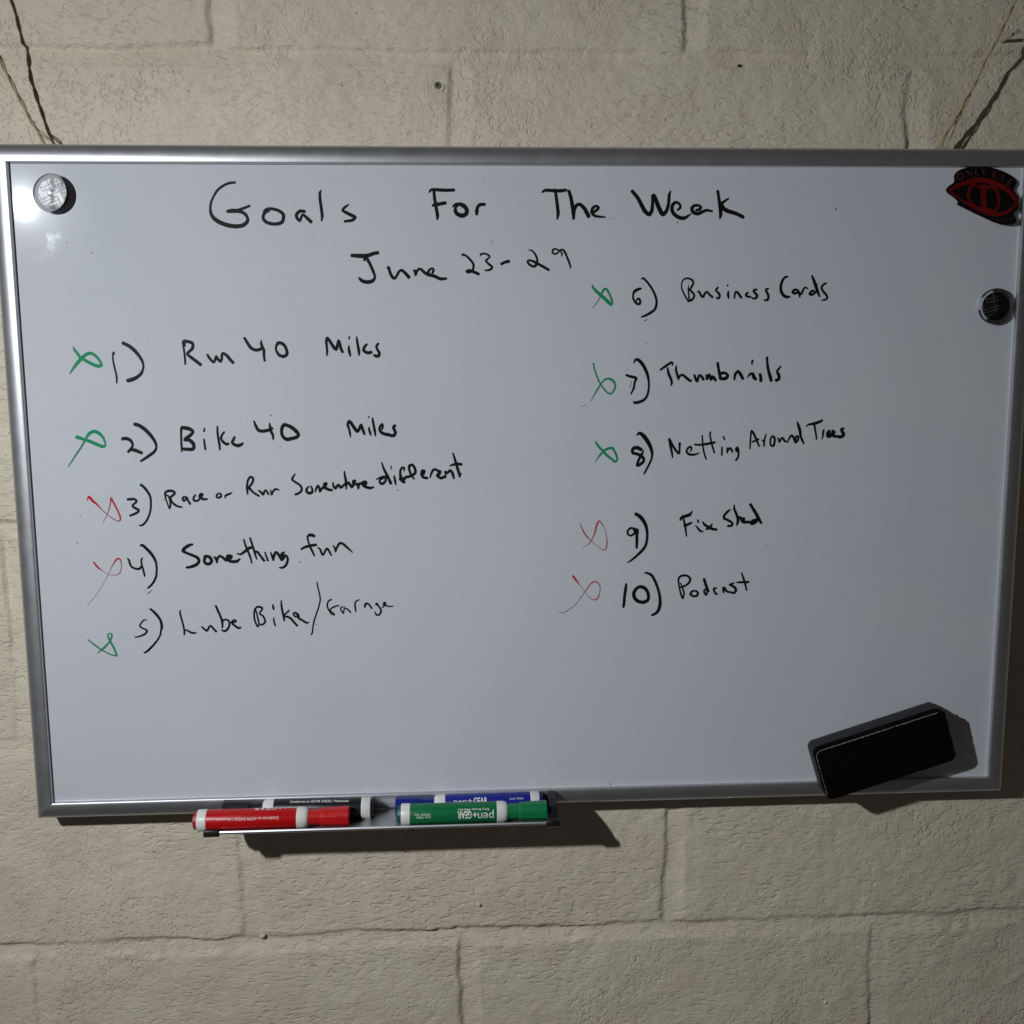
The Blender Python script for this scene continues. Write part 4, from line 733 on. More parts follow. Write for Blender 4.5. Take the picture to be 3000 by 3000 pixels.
EYE_LETTERS = [[384.87,278.32,0.9,0.41,381.14,277.71,0.9,1.22,379.82,275.15,0.9,1.38,381.39,273.19,0.9,0.98,383.92,272.8,0.9,0.49,385.69,274.78,0.9,1.22,385.13,277.34,0.9,0.98,383.6,278.51,0.9,0.41],
 [387.89,280.3,0.9,0.81,390.26,278.93,0.9,1.38,393.53,276.7,0.9,0.89],
 [388.18,280.3,0.9,0.33,389.38,276.17,0.9,0.33],
 [392.85,281.3,0.9,0.33,393.6,276.78,0.9,0.33],
 [396.7,281.82,0.92,1.3,396.9,276.7,0.92,1.3],
 [396.9,276.7,0.92,0.41,399.76,276.95,0.96,0.49],
 [401.98,281.83,0.97,0.89,403.75,279.75,1.02,1.54,404.33,276.71,1.06,1.22],
 [405.6,281.6,1.04,0.33,403.97,279.55,1.03,0.41],
 [413.66,279.62,1.31,1.38,412.12,274.71,1.36,1.38],
 [413.66,279.62,1.31,0.41,416.15,278.82,1.43,0.41],
 [412.83,276.97,1.34,0.41,414.82,276.45,1.45,0.41],
 [412.12,274.71,1.36,0.41,415.75,273.9,1.57,0.49],
 [419.89,277.33,1.68,0.81,421.4,274.74,1.89,1.46,420.3,271.57,1.96,1.22],
 [423.18,276.12,1.94,0.33,421.4,274.74,1.89,0.41],
 [428.38,272.76,2.57,1.3,424.9,268.25,2.54,1.38],
 [428.38,272.76,2.57,0.41,430.52,271.25,2.89,0.41],
 [426.75,270.5,2.57,0.41,428.57,269.28,2.85,0.41],
 [424.9,268.25,2.54,0.41,427.73,266.1,2.99,0.49]]
EYE_FAINT = [[387.67,250.67,0.9,0.57,389.04,248.69,0.9,0.57],
 [392.88,247.5,0.9,0.65,395.07,245.71,0.93,0.65],
 [398.82,245.51,1.03,0.57,399.75,243.51,1.07,0.57],
 [401.74,244.7,1.17,0.65,403.47,242.7,1.29,0.65],
 [411.64,239.81,2.1,0.65,413.72,237.38,2.44,0.65],
 [417.17,238.92,2.91,0.65,419.19,236.48,3.35,0.65],
 [421.04,238.44,3.6,0.57,423.03,235.99,4.11,0.57],
 [422.95,238.39,3.97,0.65,425.68,235.52,4.72,0.65],
 [428.23,238.65,5.09,0.65,431.59,237.67,5.99,0.65]]
SPECKS = [[71.01,238.89,0.6],[130.62,235.47,0.75],[272.19,247.12,0.9],[-256.26,67.13,0.45],[-229.64,69.3,0.75],[-222.58,41.74,0.6],[-326.36,-4.58,0.6],[-208.4,-62.68,0.75],[-119.62,1.37,0.75],[-196.19,-120.75,0.6],[-404.2,-42.16,0.75],[-397.02,218.62,0.75],[-376.09,209.79,0.9],[-420.7,-286.0,0.9],[-415.36,-230.04,0.45],[75.18,-281.24,0.9],[-33.06,219.31,0.6],[-32.47,217.57,0.45],[100.96,181.94,0.45],[-332.64,-4.81,0.45],[218.51,-54.0,0.45],[212.75,81.51,0.3],[-440.42,-221.25,0.75],[87.36,107.4,0.45],[95.51,-21.1,0.3],[-65.58,148.03,0.3],[152.47,159.77,0.45]]
LEFT_STRING = [[-498.5,503.3,44.0],[-475.3,448.9,32.0],[-458.2,416.5,23.0],[-448.4,389.2,10.0],[-441.3,368.2,1.0],[-439.3,359.0,-2.0],[-435.6,350.0,-5.0],[-432.7,341.0,-7.5],[-429.2,333.1,-10.0],[-425.7,322.4,-13.0],[-420.6,312.2,-16.5],[-416.4,300.2,-20.0]]
LEFT_STRAND = [[-425.7,322.4,-13.0],[-420.4,313.5,-16.0],[-413.7,308.1,-17.0],[-408.3,302.3,-20.0]]
RIGHT_STRING = [[430.2,457.5,16.0],[424.8,436.9,12.0],[420.4,421.5,8.0],[413.9,402.8,3.0],[406.5,385.5,1.0],[399.8,371.5,-1.0],[394.6,357.1,-3.0],[386.0,340.3,-5.0],[380.6,327.4,-7.0],[374.6,317.3,-9.0],[368.6,302.2,-13.0]]
RIGHT_STRAND = [[394.9,357.1,-3.0],[388.2,340.3,-5.0],[383.1,327.4,-7.0],[379.0,314.6,-10.0],[374.5,302.3,-13.0]]

# ------------------------------------------------------------------ the wall of painted concrete blocks
WALL_Z = -30.0
ROWS = [587, 380, 173, -35, -241, -447, -654]        # heights of the bed joints, mm
PHASE = {0: 148, 1: -62, 2: 148, 3: -62, 4: 141, 5: -61}
PITCH = 414.0
rs = np.random.RandomState(11)
LAT = rs.rand(256, 256)
def vnoise(x, y):
    xi = np.floor(x).astype(int); yi = np.floor(y).astype(int)
    fx = x - xi; fy = y - yi
    fx = fx * fx * (3 - 2 * fx); fy = fy * fy * (3 - 2 * fy)
    a = LAT[xi % 256, yi % 256]; b = LAT[(xi + 1) % 256, yi % 256]
    c = LAT[xi % 256, (yi + 1) % 256]; d = LAT[(xi + 1) % 256, (yi + 1) % 256]
    return (a * (1 - fx) + b * fx) * (1 - fy) + (c * (1 - fx) + d * fx) * fy - 0.5
def fbm(x, y, sc, octv=3, off=0.0):
    s = 0; a = 1.0
    for k in range(octv):
        s = s + a * vnoise(x / sc + 17.3 * k + off, y / sc + 31.7 * k + off * 1.7)
        sc *= 0.5; a *= 0.5
    return s
def smooth(t):
    t = np.clip(t, 0, 1); return t * t * (3 - 2 * t)
def wall_height(x, y):
    """height of the painted surface in mm over the mean block face"""
    x = np.asarray(x, float); y = np.asarray(y, float)
    h = fbm(x, y, 70, 3) * 1.3 + fbm(x, y, 11, 3, 5.0) * 0.75 + fbm(x, y, 4.5, 1, 9.0) * 0.28
    wob = fbm(x, y, 60, 2, 3.0) * 3.2 + fbm(x, y, 9, 2, 21.0) * 1.8
    fill = np.clip(0.78 + fbm(x, y, 85, 2, 41.0) * 1.3, 0.38, 1.05)
    groove = np.zeros_like(h)
    edge = np.clip(3.4 + fbm(x, y, 55, 2, 77.0) * 5.0, 1.7, 6.0)
    def profile(u, depth, lo, hi, edge):
        ramp = np.clip((u - lo) / (hi - lo), 0, 1)              # 0 at lo .. 1 at the sharp arris
        cut = smooth((hi + edge - u) / edge) * (u > lo)
        return depth * np.power(ramp, 0.7) * cut
    for k, yj in enumerate(ROWS):
        u = y - yj + wob
        groove = np.maximum(groove, profile(u, 3.9 * fill, -11.0, 5.5, edge))
        # squeezed mortar bead under the joint
        bead = np.exp(-((u + 8) / 2.6) ** 2) * np.clip(fbm(x, y, 26, 3, 61.0) * 4.2 - 0.25, 0, 1.3)
        h = h + bead * 0.9
    for k in range(len(ROWS) - 1):
        top, bot = ROWS[k], ROWS[k + 1]
        inside = smooth((y - bot + 1) / 5) * smooth((top + 1 - y) / 5)
        n = np.round((x - PHASE[k]) / PITCH)
        u = -(x - PHASE[k] - n * PITCH) + wob * 1.2
        groove = np.maximum(groove, inside * profile(u, 3.4 * fill, -12.0, 6.0, edge))
    # per block offset
    return h - groove
def wall_grid(name, x0, x1, y0, y1, step, z=None):
    if step < 4:
        x0, x1, y0, y1 = [2 * round(q / 2) for q in (x0, x1, y0, y1)]; step = 2.0
    nx = max(2, int(round((x1 - x0) / step)) + 1); ny = max(2, int(round((y1 - y0) / step)) + 1)
    X, Y = np.meshgrid(np.linspace(x0, x1, nx), np.linspace(y0, y1, ny))
    Z = WALL_Z + wall_height(X, Y)
    co = np.stack([X * MM, -Z * MM, Y * MM], -1).reshape(-1, 3)
    idx = np.arange(nx * ny).reshape(ny, nx)
    f = np.stack([idx[:-1, :-1], idx[:-1, 1:], idx[1:, 1:], idx[1:, :-1]], -1).reshape(-1, 4)
    # side skirts give each piece its depth
    ring = np.concatenate([idx[0, :], idx[1:, -1], idx[-1, -2::-1], idx[-2:0:-1, 0]])
    base = co[ring].copy(); base[:, 1] = -(WALL_Z - 14) * MM
    b0 = nx * ny; nr = len(ring)
    sk = [(b0 + i, b0 + nr + i, b0 + nr + (i + 1) % nr, b0 + (i + 1) % nr) for i in range(nr)]
    co = np.concatenate([co, co[ring], base]); fa = np.concatenate([f, np.array(sk)])
    me = bpy.data.meshes.new(name)
    me.vertices.add(len(co)); me.vertices.foreach_set("co", co.ravel())
    me.loops.add(len(fa) * 4); me.loops.foreach_set("vertex_index", fa.ravel().astype(np.int32))
    me.polygons.add(len(fa)); me.polygons.foreach_set("loop_start", np.arange(0, len(fa) * 4, 4, dtype=np.int32))
    sm = np.ones(len(fa), bool); sm[len(f):] = False
    me.polygons.foreach_set("use_smooth", sm)
    me.update(calc_edges=True)
    return me
wall = thing("wall", "cream painted concrete block wall with stippled roller paint behind the whiteboard", None, (0, 0, WALL_Z), kind="structure")
JT, JB, JV = 12.0, 18.0, 16.0
XMIN, XMAX = -760, 800
def step_for(x0, x1, y0, y1):
    if x1 < -560 or x0 > 560 or y0 > 460 or y1 < -600: return 9.0
    if x0 > -440 and x1 < 440 and y0 > -280 and y1 < 290: return 9.0
    return 1.9
strips = []
for k in range(len(ROWS) - 1):
    yt, yb = ROWS[k] - JB, ROWS[k + 1] + JT
    n0 = int(math.floor((XMIN - PHASE[k]) / PITCH)); xs = []
    x = PHASE[k] + n0 * PITCH
    while x < XMAX:
        xs.append(x); x += PITCH
    xs.append(x)
    for a, b in zip(xs[:-1], xs[1:]):
        x0, x1 = a + JV + 2, b - JV
        me = wall_grid("concrete_block", x0, x1, yb, yt, step_for(x0, x1, yb, yt))
        o = link("concrete_block", me, M['wall'], wall)
        o.matrix_parent_inverse = Matrix.Translation(-wall.location)
        strips.append((b - JV, b + JV + 2, yb, yt))
    strips.append((xs[0] + JV, xs[-1] - JV, ROWS[k + 1] - JB, ROWS[k + 1] + JT))
# mortar : one joined part
bmv, bmf, bms, off = [], [], [], 0
for (x0, x1, y0, y1) in strips:
    if x1 - x0 > 100: # bed joint, cut in lengths so hidden ones stay coarse
        segs = [(2 * round(0.5 * (x0 + i * (x1 - x0) / 12)), 2 * round(0.5 * (x0 + (i + 1) * (x1 - x0) / 12)), y0, y1) for i in range(12)]
    else: segs = [(x0, x1, y0, y1)]
    for s in segs:
        hidden = s[0] > -440 and s[1] < 440 and s[2] > -290 and s[3] < 292
        out = s[1] < -570 or s[0] > 570 or s[2] > 470 or s[3] < -610
        me = wall_grid("tmp", *s, 5.0 if (hidden or out) else 1.9)
        n = len(me.vertices); co = np.empty(n * 3); me.vertices.foreach_get("co", co)
        vi = np.empty(len(me.loops), np.int32); me.loops.foreach_get("vertex_index", vi)
        us = np.empty(len(me.polygons), bool); me.polygons.foreach_get('use_smooth', us); bms.append(us)
        bmv.append(co.reshape(-1, 3)); bmf.append(vi.reshape(-1, 4) + off); off += n
        bpy.data.meshes.remove(me)
me = bpy.data.meshes.new("mortar")
co = np.concatenate(bmv); fa = np.concatenate(bmf)
me.vertices.add(len(co)); me.vertices.foreach_set("co", co.ravel())
me.loops.add(len(fa) * 4); me.loops.foreach_set("vertex_index", fa.ravel().astype(np.int32))
me.polygons.add(len(fa)); me.polygons.foreach_set("loop_start", np.arange(0, len(fa) * 4, 4, dtype=np.int32))
me.polygons.foreach_set("use_smooth", np.concatenate(bms)); me.update(calc_edges=True)
o = link("mortar", me, M['wall'], wall); o.matrix_parent_inverse = Matrix.Translation(-wall.location)
core = link("wall_core", box_mesh("wall_core", XMIN - 200, XMAX + 250, -700, 620, WALL_Z - 60, WALL_Z - 8), M['wall'], wall)
core.matrix_parent_inverse = Matrix.Translation(-wall.location)
def place(o, parent):
    o.matrix_parent_inverse = Matrix.Translation(-parent.location)
    return o

# paint blobs and peeled flakes on the wall
def lump(cx, cy, r, hgt, seed):
    rr = random.Random(seed); vs = []; fs = []; n = 12
    vs.append(V(cx, cy, WALL_Z + hgt))
    for ring, (k, hh) in enumerate(((0.55, 0.8), (1.0, -0.6))):
        for i in range(n):
            a = 2 * math.pi * i / n; q = r * k * rr.uniform(0.5, 1.35)
            vs.append(V(cx + q * math.cos(a), cy + q * math.sin(a), WALL_Z + hgt * hh))
    for i in range(n):
        j = (i + 1) % n
        fs.append((0, 1 + i, 1 + j)); fs.append((1 + i, 1 + n + i, 1 + n + j, 1 + j))
    return vs, fs
vs, fs = [], []
for (cx, cy, r, hh) in ((-50, -414.8, 2.2, 2.4), (302, -533.6, 2.6, 1.3), (298, -529, 1.8, 1.1), (404, 335, 1.5, 1.2), (413, 332, 1.8, 1.3), (-262, -440, 3.2, 1.4)):
    v, f = lump(cx, cy, r, hh, int(cx * 7 + cy)); o0 = len(vs)
    vs += v; fs += [tuple(q + o0 for q in t) for t in f]
place(link("paint_lumps", mesh_from("paint_lumps", vs, fs, True), M['wall'], wall, kind="stuff"), wall)

# ------------------------------------------------------------------ whiteboard
BW, BH, FW = 880.5, 566.2, 16.8
board = thing("whiteboard", "framed dry erase whiteboard with a weekly goals list hanging on the block wall", "whiteboard", (0, -299.9, -8))
place(link("writing_surface", box_mesh("writing_surface", -BW / 2 - 2, BW / 2 + 2, -BH / 2 - 2, BH / 2 + 2, -9, 0), M['board'], board), board)
PROF = [(0.25, -2.0), (0.25, 2.1), (0.6, 3.6), (1.8, 4.05), (3.6, 4.2), (6.4, 4.02), (9.3, 3.35), (12.2, 2.15), (14.6, 0.55), (16.2, -1.6), (16.8, -4.5), (16.8, -17.0), (14.5, -18.0), (2, -18)]
def refine(prof, k):
    P = [np.array(p, float) for p in prof]; P = [2 * P[0] - P[1]] + P + [2 * P[-1] - P[-2]]; out = []
    for i in range(1, len(P) - 2):
        for j in range(k):
            t = j / k; a, b_, c, d = P[i - 1:i + 3]
            out.append(tuple(0.5 * (2 * b_ + (c - a) * t + (2 * a - 5 * b_ + 4 * c - d) * t * t + (3 * b_ - a - 3 * c + d) * t ** 3)))
    out.append(tuple(P[-2])); return out
PROF = PROF[:2] + refine(PROF[2:11], 3) + PROF[11:]
def rail_mesh(side):
    hw, hh = BW / 2, BH / 2
    vs, fs = [], []
    g = 0.12
    for (t, z) in PROF:
        if side == 'top':    a, b = (-hw - t + g, hh + t), (hw + t - g, hh + t)
        if side == 'bottom': a, b = (hw + t - g, -hh - t), (-hw - t + g, -hh - t)
        if side == 'left':   a, b = (-hw - t, -hh - t + g), (-hw - t, hh + t - g)
        if side == 'right':  a, b = (hw + t, hh + t - g), (hw + t, -hh - t + g)
        vs += [V(*a, z), V(*b, z)]
    n = len(PROF)
    for i in range(n):
        j = (i + 1) % n
        fs.append((2 * i, 2 * j, 2 * j + 1, 2 * i + 1))
    fs.append([2 * i for i in range(n)][::-1]); fs.append([2 * i + 1 for i in range(n)])
    bm = bmesh.new()
    bv = [bm.verts.new(v) for v in vs]
    for f in fs: bm.faces.new([bv[q] for q in f])
    bmesh.ops.recalc_face_normals(bm, faces=bm.faces[:])
    for i, f in enumerate(bm.faces): f.smooth = (2 <= i < n - 3)
    return finish(bm, "frame_rail", 0.5)
for s in ('top', 'bottom', 'left', 'right'):
    place(link("frame_rail", rail_mesh(s), M['alu'], board), board)

# ---- ink
def catmull(pts, step):
    P = [np.array(p, float) for p in pts]
    if len(P) == 1: return P
    P = [2 * P[0] - P[1]] + P + [2 * P[-1] - P[-2]]
    out = []
    for i in range(1, len(P) - 2):
        p0, p1, p2, p3 = P[i - 1:i + 3]
        d = np.linalg.norm((p2 - p1)[:2]); n = max(2, int(math.ceil(d / step)))
        for k in range(n):
            t = k / n
            q = 0.5 * ((2 * p1) + (-p0 + p2) * t + (2 * p0 - 5 * p1 + 4 * p2 - p3) * t * t + (-p0 + 3 * p1 - 3 * p2 + p3) * t ** 3)
            lin = p1 * (1 - t) + p2 * t
            q[:2] = 0.8 * q[:2] + 0.2 * lin[:2]; q[2:] = lin[2:]
            out.append(q)
    out.append(P[-2])
    return out
def ribbon(pts, vs, fs, ink, z0, z1, wref, rng=None, cap=True):
    """pts: (x, y, w) or (x, y, z, w) in mm"""
    P = catmull(pts, 0.9); n = len(P)
    for i in range(n):
        a = P[max(0, i - 1)]; b = P[min(n - 1, i + 1)]
        d = (b - a)[:2]; L = np.linalg.norm(d)
        d = d / L if L > 1e-9 else np.array([1.0, 0])
        nrm = np.array([-d[1], d[0]])
        w = max(0.12, P[i][-1]) * 0.5
        if rng: w *= 1 + rng.uniform(-0.045, 0.045)
        z = (P[i][2] if len(P[i]) == 4 else 0) + z0 + (z1 - z0) * i / max(1, n - 1)
        if i == 0 or i == n - 1:
            sgn = -1 if i == 0 else 1
            ring = []
            for k in range(5):
                ang = math.pi * (k / 4 - 0.5)
                q = P[i][:2] + nrm * w * math.sin(ang) + d * sgn * w * 0.55 * math.cos(ang)
                ring.append(len(vs)); vs.append(V(q[0], q[1], z)); ink.append(min(1, P[i][-1] / wref) ** 1.2)
            fs.append(tuple(ring) if sgn < 0 else tuple(ring[::-1]))
            cur = (ring[4], ring[0])
        else:
            vs.append(V(P[i][0] + nrm[0] * w, P[i][1] + nrm[1] * w, z)); vs.append(V(P[i][0] - nrm[0] * w, P[i][1] - nrm[1] * w, z))
            v = min(1, P[i][-1] / wref) ** 1.2
            ink += [v, v]; cur = (len(vs) - 2, len(vs) - 1)
        if i: fs.append((prev[0], prev[1], cur[1], cur[0]))
        prev = cur
def ink_object(name, strokes, mat, parent, label=None, z=0.12, wref=1.0, dz=0.16, kind=None):
    vs, fs, ink = [], [], []
    rng = random.Random(len(strokes) * 31 + int(strokes[0][0][0]))
    for k, s in enumerate(strokes):
        ribbon(s, vs, fs, ink, z + 0.015 * k, z + 0.015 * k + dz, wref, rng)
    me = bpy.data.meshes.new(name); me.from_pydata([tuple(v) for v in vs], [], fs)
    at = me.attributes.new("ink", 'FLOAT', 'POINT'); at.data.foreach_set("value", ink)
    # all faces look at the viewer
    bm = bmesh.new(); bm.from_mesh(me)
    for f in bm.faces:
        f.normal_update()
        if f.normal.y > 0: f.normal_flip()
    bm.to_mesh(me); bm.free()
    return place(link(name, me, mat, parent, label, kind), parent)
for col, kind, label, strokes in WORDS:
    st = [[tuple(s[i:i + 3]) for i in range(0, len(s), 3)] for s in strokes]
    if col == 'black': st = [[(p[0], p[1], p[2] * 1.13 + 0.05) for p in s] for s in st]
    wref = {'black': 0.7, 'green': 2.6, 'red': 1.9}[col]
    ink_object(kind, st, M[col + '_ink'], board, label, wref=wref)
vs, fs = [], []
rng = random.Random(5)
sp = list(SPECKS)
for _ in range(46): sp.append([rng.uniform(-425, 425), rng.uniform(-270, 270), rng.uniform(0.25, 0.55)])
for (x, y, r) in sp:
    if r < 0.5 and (x > 250 and y < -200): continue
    c0 = len(vs); k = 6
    for i in range(k):
        a = 2 * math.pi * i / k; q = r * rng.uniform(0.6, 1.15)
        vs.append(V(x + q * 1.3 * math.cos(a), y + q * math.sin(a), 0.05))
    fs.append(tuple(range(c0, c0 + k)))
M['speck'] = simple("ink_speck", (0.10, 0.10, 0.12), 0.5)
place(link("ink_specks", mesh_from("ink_specks", vs, fs), M['speck'], board, kind="stuff"), board)

# ---- marker tray clipped to the lower rail
TX0, TX1 = -295.0, 20.5
TRAY = [(-2, -300.8), (8, -301.0), (35, -302.1), (39.5, -301.9), (41.2, -300.9), (41.6, -299.4), (41.0, -298.3), (40.2, -298.1), (39.5, -298.7),
        (39.5, -300.2), (38.6, -300.9), (35, -301.0), (8, -299.95 - 0.4), (-2, -300.25)]
def extrude_profile(name, prof, x0, x1, smooth_=False, bevel=0.0):
    bm = bmesh.new()
    a = [bm.verts.new(V(x0, y, z)) for z, y in prof]; b = [bm.verts.new(V(x1, y, z)) for z, y in prof]
    n = len(prof)
    for i in range(n):
        j = (i + 1) % n
        f = bm.faces.new((a[i], a[j], b[j], b[i])); f.smooth = smooth_
    bm.faces.new(a[::-1]); bm.faces.new(b)
    bmesh.ops.recalc_face_normals(bm, faces=bm.faces[:])
    if bevel:
        bmesh.ops.bevel(bm, geom=[e for e in bm.edges if e.is_boundary is False and e.calc_face_angle(0) > 0.9], offset=bevel * MM, segments=2, profile=0.5, affect='EDGES')
    me = finish(bm, name)
    return me
tray = place(link("marker_tray", extrude_profile("marker_tray", TRAY, TX0 + 1, TX1 - 1), M['alu'], board), board)
CAP = [(4.6, -303.6), (35, -304.0), (40.6, -303.8), (42.6, -302.4), (42.9, -299.0), (41.8, -296.8), (39.5, -296.0), (36, -293.2), (30, -288.6), (20, -285.2), (10, -283.6), (4.6, -283.4)]
SLEEVE = [(36.6, -303.4), (41.4, -303.3), (42.8, -302.0), (43.0, -299.0), (42.0, -297.0), (39.9, -296.5), (38.2, -297.2), (37.8, -299.6), (36.4, -299.8)]
def join_into(me, me2):
    bm = bmesh.new(); bm.from_mesh(me); bm.from_mesh(me2); bm.to_mesh(me); bm.free(); bpy.data.meshes.remove(me2)
    return me
me = join_into(extrude_profile("end_cap", [(4.6, -303.6), (37, -303.6), (37, -300.2), (4.6, -299.0)], TX0 - 1.2, TX0), extrude_profile("tmp", SLEEVE, TX0 - 1.2, TX0 + 12.5, True, 0.6))
link("end_cap", me, M['black_plastic'], tray)
me = join_into(extrude_profile("end_cap", CAP, 14.0, TX1 + 1.0, False, 1.2), extrude_profile("tmp", SLEEVE, TX1 - 10.5, TX1 + 2.0, True, 0.6))
link("end_cap", me, M['black_plastic'], tray)

# ------------------------------------------------------------------ markers lying in the tray
def lathe(name, prof, seg=40, poly=None, smooth_=True, x_sign=1):
    """prof: (x, r) mm along X ; poly: number of flats ; returned mesh is centred on the X axis"""
    vs, fs = [], []
    for (x, r) in prof:
        for i in range(seg):
            a = 2 * math.pi * i / seg
            rr = r
            if poly:
                s = 2 * math.pi / poly; am = (a + s / 2) % s - s / 2
                flat = r * math.cos(s / 2) / math.cos(am)
                rr = flat * 0.75 + 0.25 * r * 0.97
            vs.append((x_sign * x * MM, -rr * math.cos(a) * MM, rr * math.sin(a) * MM))
    n = len(prof)
    for k in range(n - 1):
        for i in range(seg):
            j = (i + 1) % seg
            fs.append((k * seg + i, k * seg + j, (k + 1) * seg + j, (k + 1) * seg + i))
    fs.append(tuple(range(seg))[::-1]); fs.append(tuple((n - 1) * seg + i for i in range(seg)))
    bm = bmesh.new(); bv = [bm.verts.new(v) for v in vs]
    for f in fs: bm.faces.new([bv[q] for q in f])
    bmesh.ops.recalc_face_normals(bm, faces=bm.faces[:])
    for f in bm.faces: f.smooth = smooth_ and len(f.verts) == 4
    me = finish(bm, name)
    return me
def text_mesh(body, bold=0.0, shear=0.0):
    cu = bpy.data.curves.new("txt", 'FONT'); cu.body = body; cu.size = 1.0; cu.offset = bold; cu.shear = shear
    cu.resolution_u = 3
    ob = bpy.data.objects.new("txt", cu); C.objects.link(ob)
    dg = bpy.context.evaluated_depsgraph_get(); dg.update()
    me = bpy.data.meshes.new_from_object(ob.evaluated_get(dg))
    C.objects.unlink(ob); bpy.data.objects.remove(ob); bpy.data.curves.remove(cu)
    co = np.empty(len(me.vertices) * 3); me.vertices.foreach_get("co", co); co = co.reshape(-1, 3)
    bm = bmesh.new(); bm.from_mesh(me); bpy.data.meshes.remove(me)
    lo, hi = co[:, 1].min(), co[:, 1].max()
    for k in range(1, 8):
        bmesh.ops.bisect_plane(bm, geom=bm.verts[:] + bm.edges[:] + bm.faces[:], plane_co=(0, lo + (hi - lo) * k / 8, 0), plane_no=(0, 1, 0))
    bm.verts.index_update()
    co = np.array([v.co[:] for v in bm.verts]); fs = [tuple(v.index for v in f.verts) for f in bm.faces]
    bm.free()
    return co, fs
def wrap_text(name, body, x0, x1, ang, height, R, mat, parent, bold=0.0, flip=False, shear=0.0):
    """text printed round a barrel of radius R between x0 and x1 (mm, left to right on screen), centred ang degrees above horizontal"""
    co, fs = text_mesh(body, bold, shear)
    mn, mx = co.min(0), co.max(0)
    # long texts get subdivided bars only by their own outlines, the barrel is wide compared with them
    u = (co[:, 0] - mn[0]) / (mx[0] - mn[0]); v = (co[:, 1] - mn[1]) / (mx[1] - mn[1]) - 0.5
    if flip: u = 1 - u; v = -v
    X = x0 + (x1 - x0) * u
    A = math.radians(ang) + v * height / R
    r = R + 0.08
    vs = np.stack([X * MM, -r * np.cos(A) * MM, r * np.sin(A) * MM], -1)
    me = mesh_from(name, vs, fs)
    return link(name, me, mat, parent)

def make_marker(name_label, ink, x_left, x_right, yl, yr, z, rev, body_col, cap_col, plug_col, group, roll=0.0):
    """rev False: cap to the right"""
    L = (x_right - x_left)
    t = thing("dry_erase_marker", name_label, "marker", ((x_left + x_right) / 2, (yl + yr) / 2 - 9.5, z), group)
    t.location = V((x_left + x_right) / 2, (yl + yr) / 2, z)
    t.rotation_euler = (0, -math.atan2(yr - yl, L), 0)
    k = L / 138.0; s = -1 if rev else 1; h = 69.0
    R = 9.4
    mb = simple(ink + "_barrel", body_col, 0.33, bump=0.02, mottled=0.15)
    mc = simple(ink + "_cap", cap_col, 0.36, bump=0.02, mottled=0.15)
    mp = simple(ink + "_plug", plug_col, 0.4)
    def at(a): return (a - h) * k
    link("barrel", lathe("barrel", [(at(11.6), R - 0.05), (at(12), R), (at(91.5), R), (at(92), R - 0.2)], 48, x_sign=s), mb, t)
    link("plug", lathe("plug", [(at(0), R - 2.6), (at(0.5), R - 1.6), (at(3.9), R - 1.0), (at(4.1), R - 1)], 48, poly=10, smooth_=False, x_sign=s), mp, t)
    link("band", lathe("band", [(at(3.6), R - 0.8), (at(3.9), R + 0.15), (at(4.3), R + 0.35), (at(11.7), R + 0.35), (at(12.1), R + 0.05)], 48, x_sign=s), M['white_plastic'], t)
    link("collar", lathe("collar", [(at(91.6), R + 0.02), (at(91.9), R + 0.35), (at(97.0), R + 0.3), (at(99.6), R - 0.3), (at(101.2), R - 1.3), (at(101.9), R - 2.4), (at(102.0), R - 4)], 48, x_sign=s), M['white_plastic'], t)
    cap = link("cap", lathe("cap", [(at(101.4), R - 2.5), (at(101.8), R - 2.1), (at(112.0), R - 2.3), (at(113.2), R - 1.2), (at(114.5), R - 0.95), (at(137.2), R - 0.15), (at(138), R - 0.6)], 80, poly=8, smooth_=False, x_sign=s), mc, t)
    return t, at, R, s
G = "dry erase markers lying in the tray"
red, atr, R, _ = make_marker("red dry erase marker in front of the black one, left end of the tray", "red", -306.5, -167.7, -291.9, -291.8, 31.0, False,
                       (0.50, 0.004, 0.006), (0.52, 0.008, 0.010), (0.36, 0.012, 0.03), G)
wrap_text("print", "Conforms to ASTM D4236 / Nontoxic", -48.0, 7.5, 25, 2.7, R, M['print_pink'], red, 0.012, True)
wrap_text("print", "pen+GEAR", -16, 22, 99, 7.0, R, M['print_white'], red, 0.02, True)
grn, _, R, _ = make_marker("green dry erase marker in front of the blue one, right end of the tray", "green", -124.6, 11.6, -291.8, -291.9, 30.9, False,
                       (0.004, 0.155, 0.052), (0.005, 0.175, 0.062), (0.004, 0.10, 0.045), G)
def gx(cx): return (1140 + cx / 3.715)
def gl(px): return -124.6 + (px - 1163) / (1601 - 1163) * 136.2 + 56.5
def glx(cx): return gl(gx(cx))
wrap_text("print", "GEAR", glx(738), glx(893), 11, 7.0, R, M['print_white'], grn, 0.03, True)
wrap_text("print", "+", glx(905), glx(950), 12, 4.4, R, M['print_white'], grn, 0.03, True)
wrap_text("print", "pen", glx(958), glx(1130), 14, 7.6, R, M['print_white'], grn, 0.0, True, -0.0)
wrap_text("print", "Dry Erase Marker", glx(737), glx(1080), 41.5, 2.5, R, M['print_white'], grn, 0.01, True)
wrap_text("print", "Low Odor", glx(290), glx(448), 3.0, 2.2, R, M['print_white'], grn, 0.01, True)
wrap_text("print", "Chisel Tip", glx(280), glx(448), 20, 2.3, R, M['print_white'], grn, 0.01, True)
blk, _, R, _ = make_marker("black dry erase marker behind the red one, against the frame", "black", -283.9, -146.0, -290.3, -291.9, 13.6, True,
                       (0.010, 0.010, 0.014), (0.012, 0.012, 0.014), (0.010, 0.010, 0.010), G)
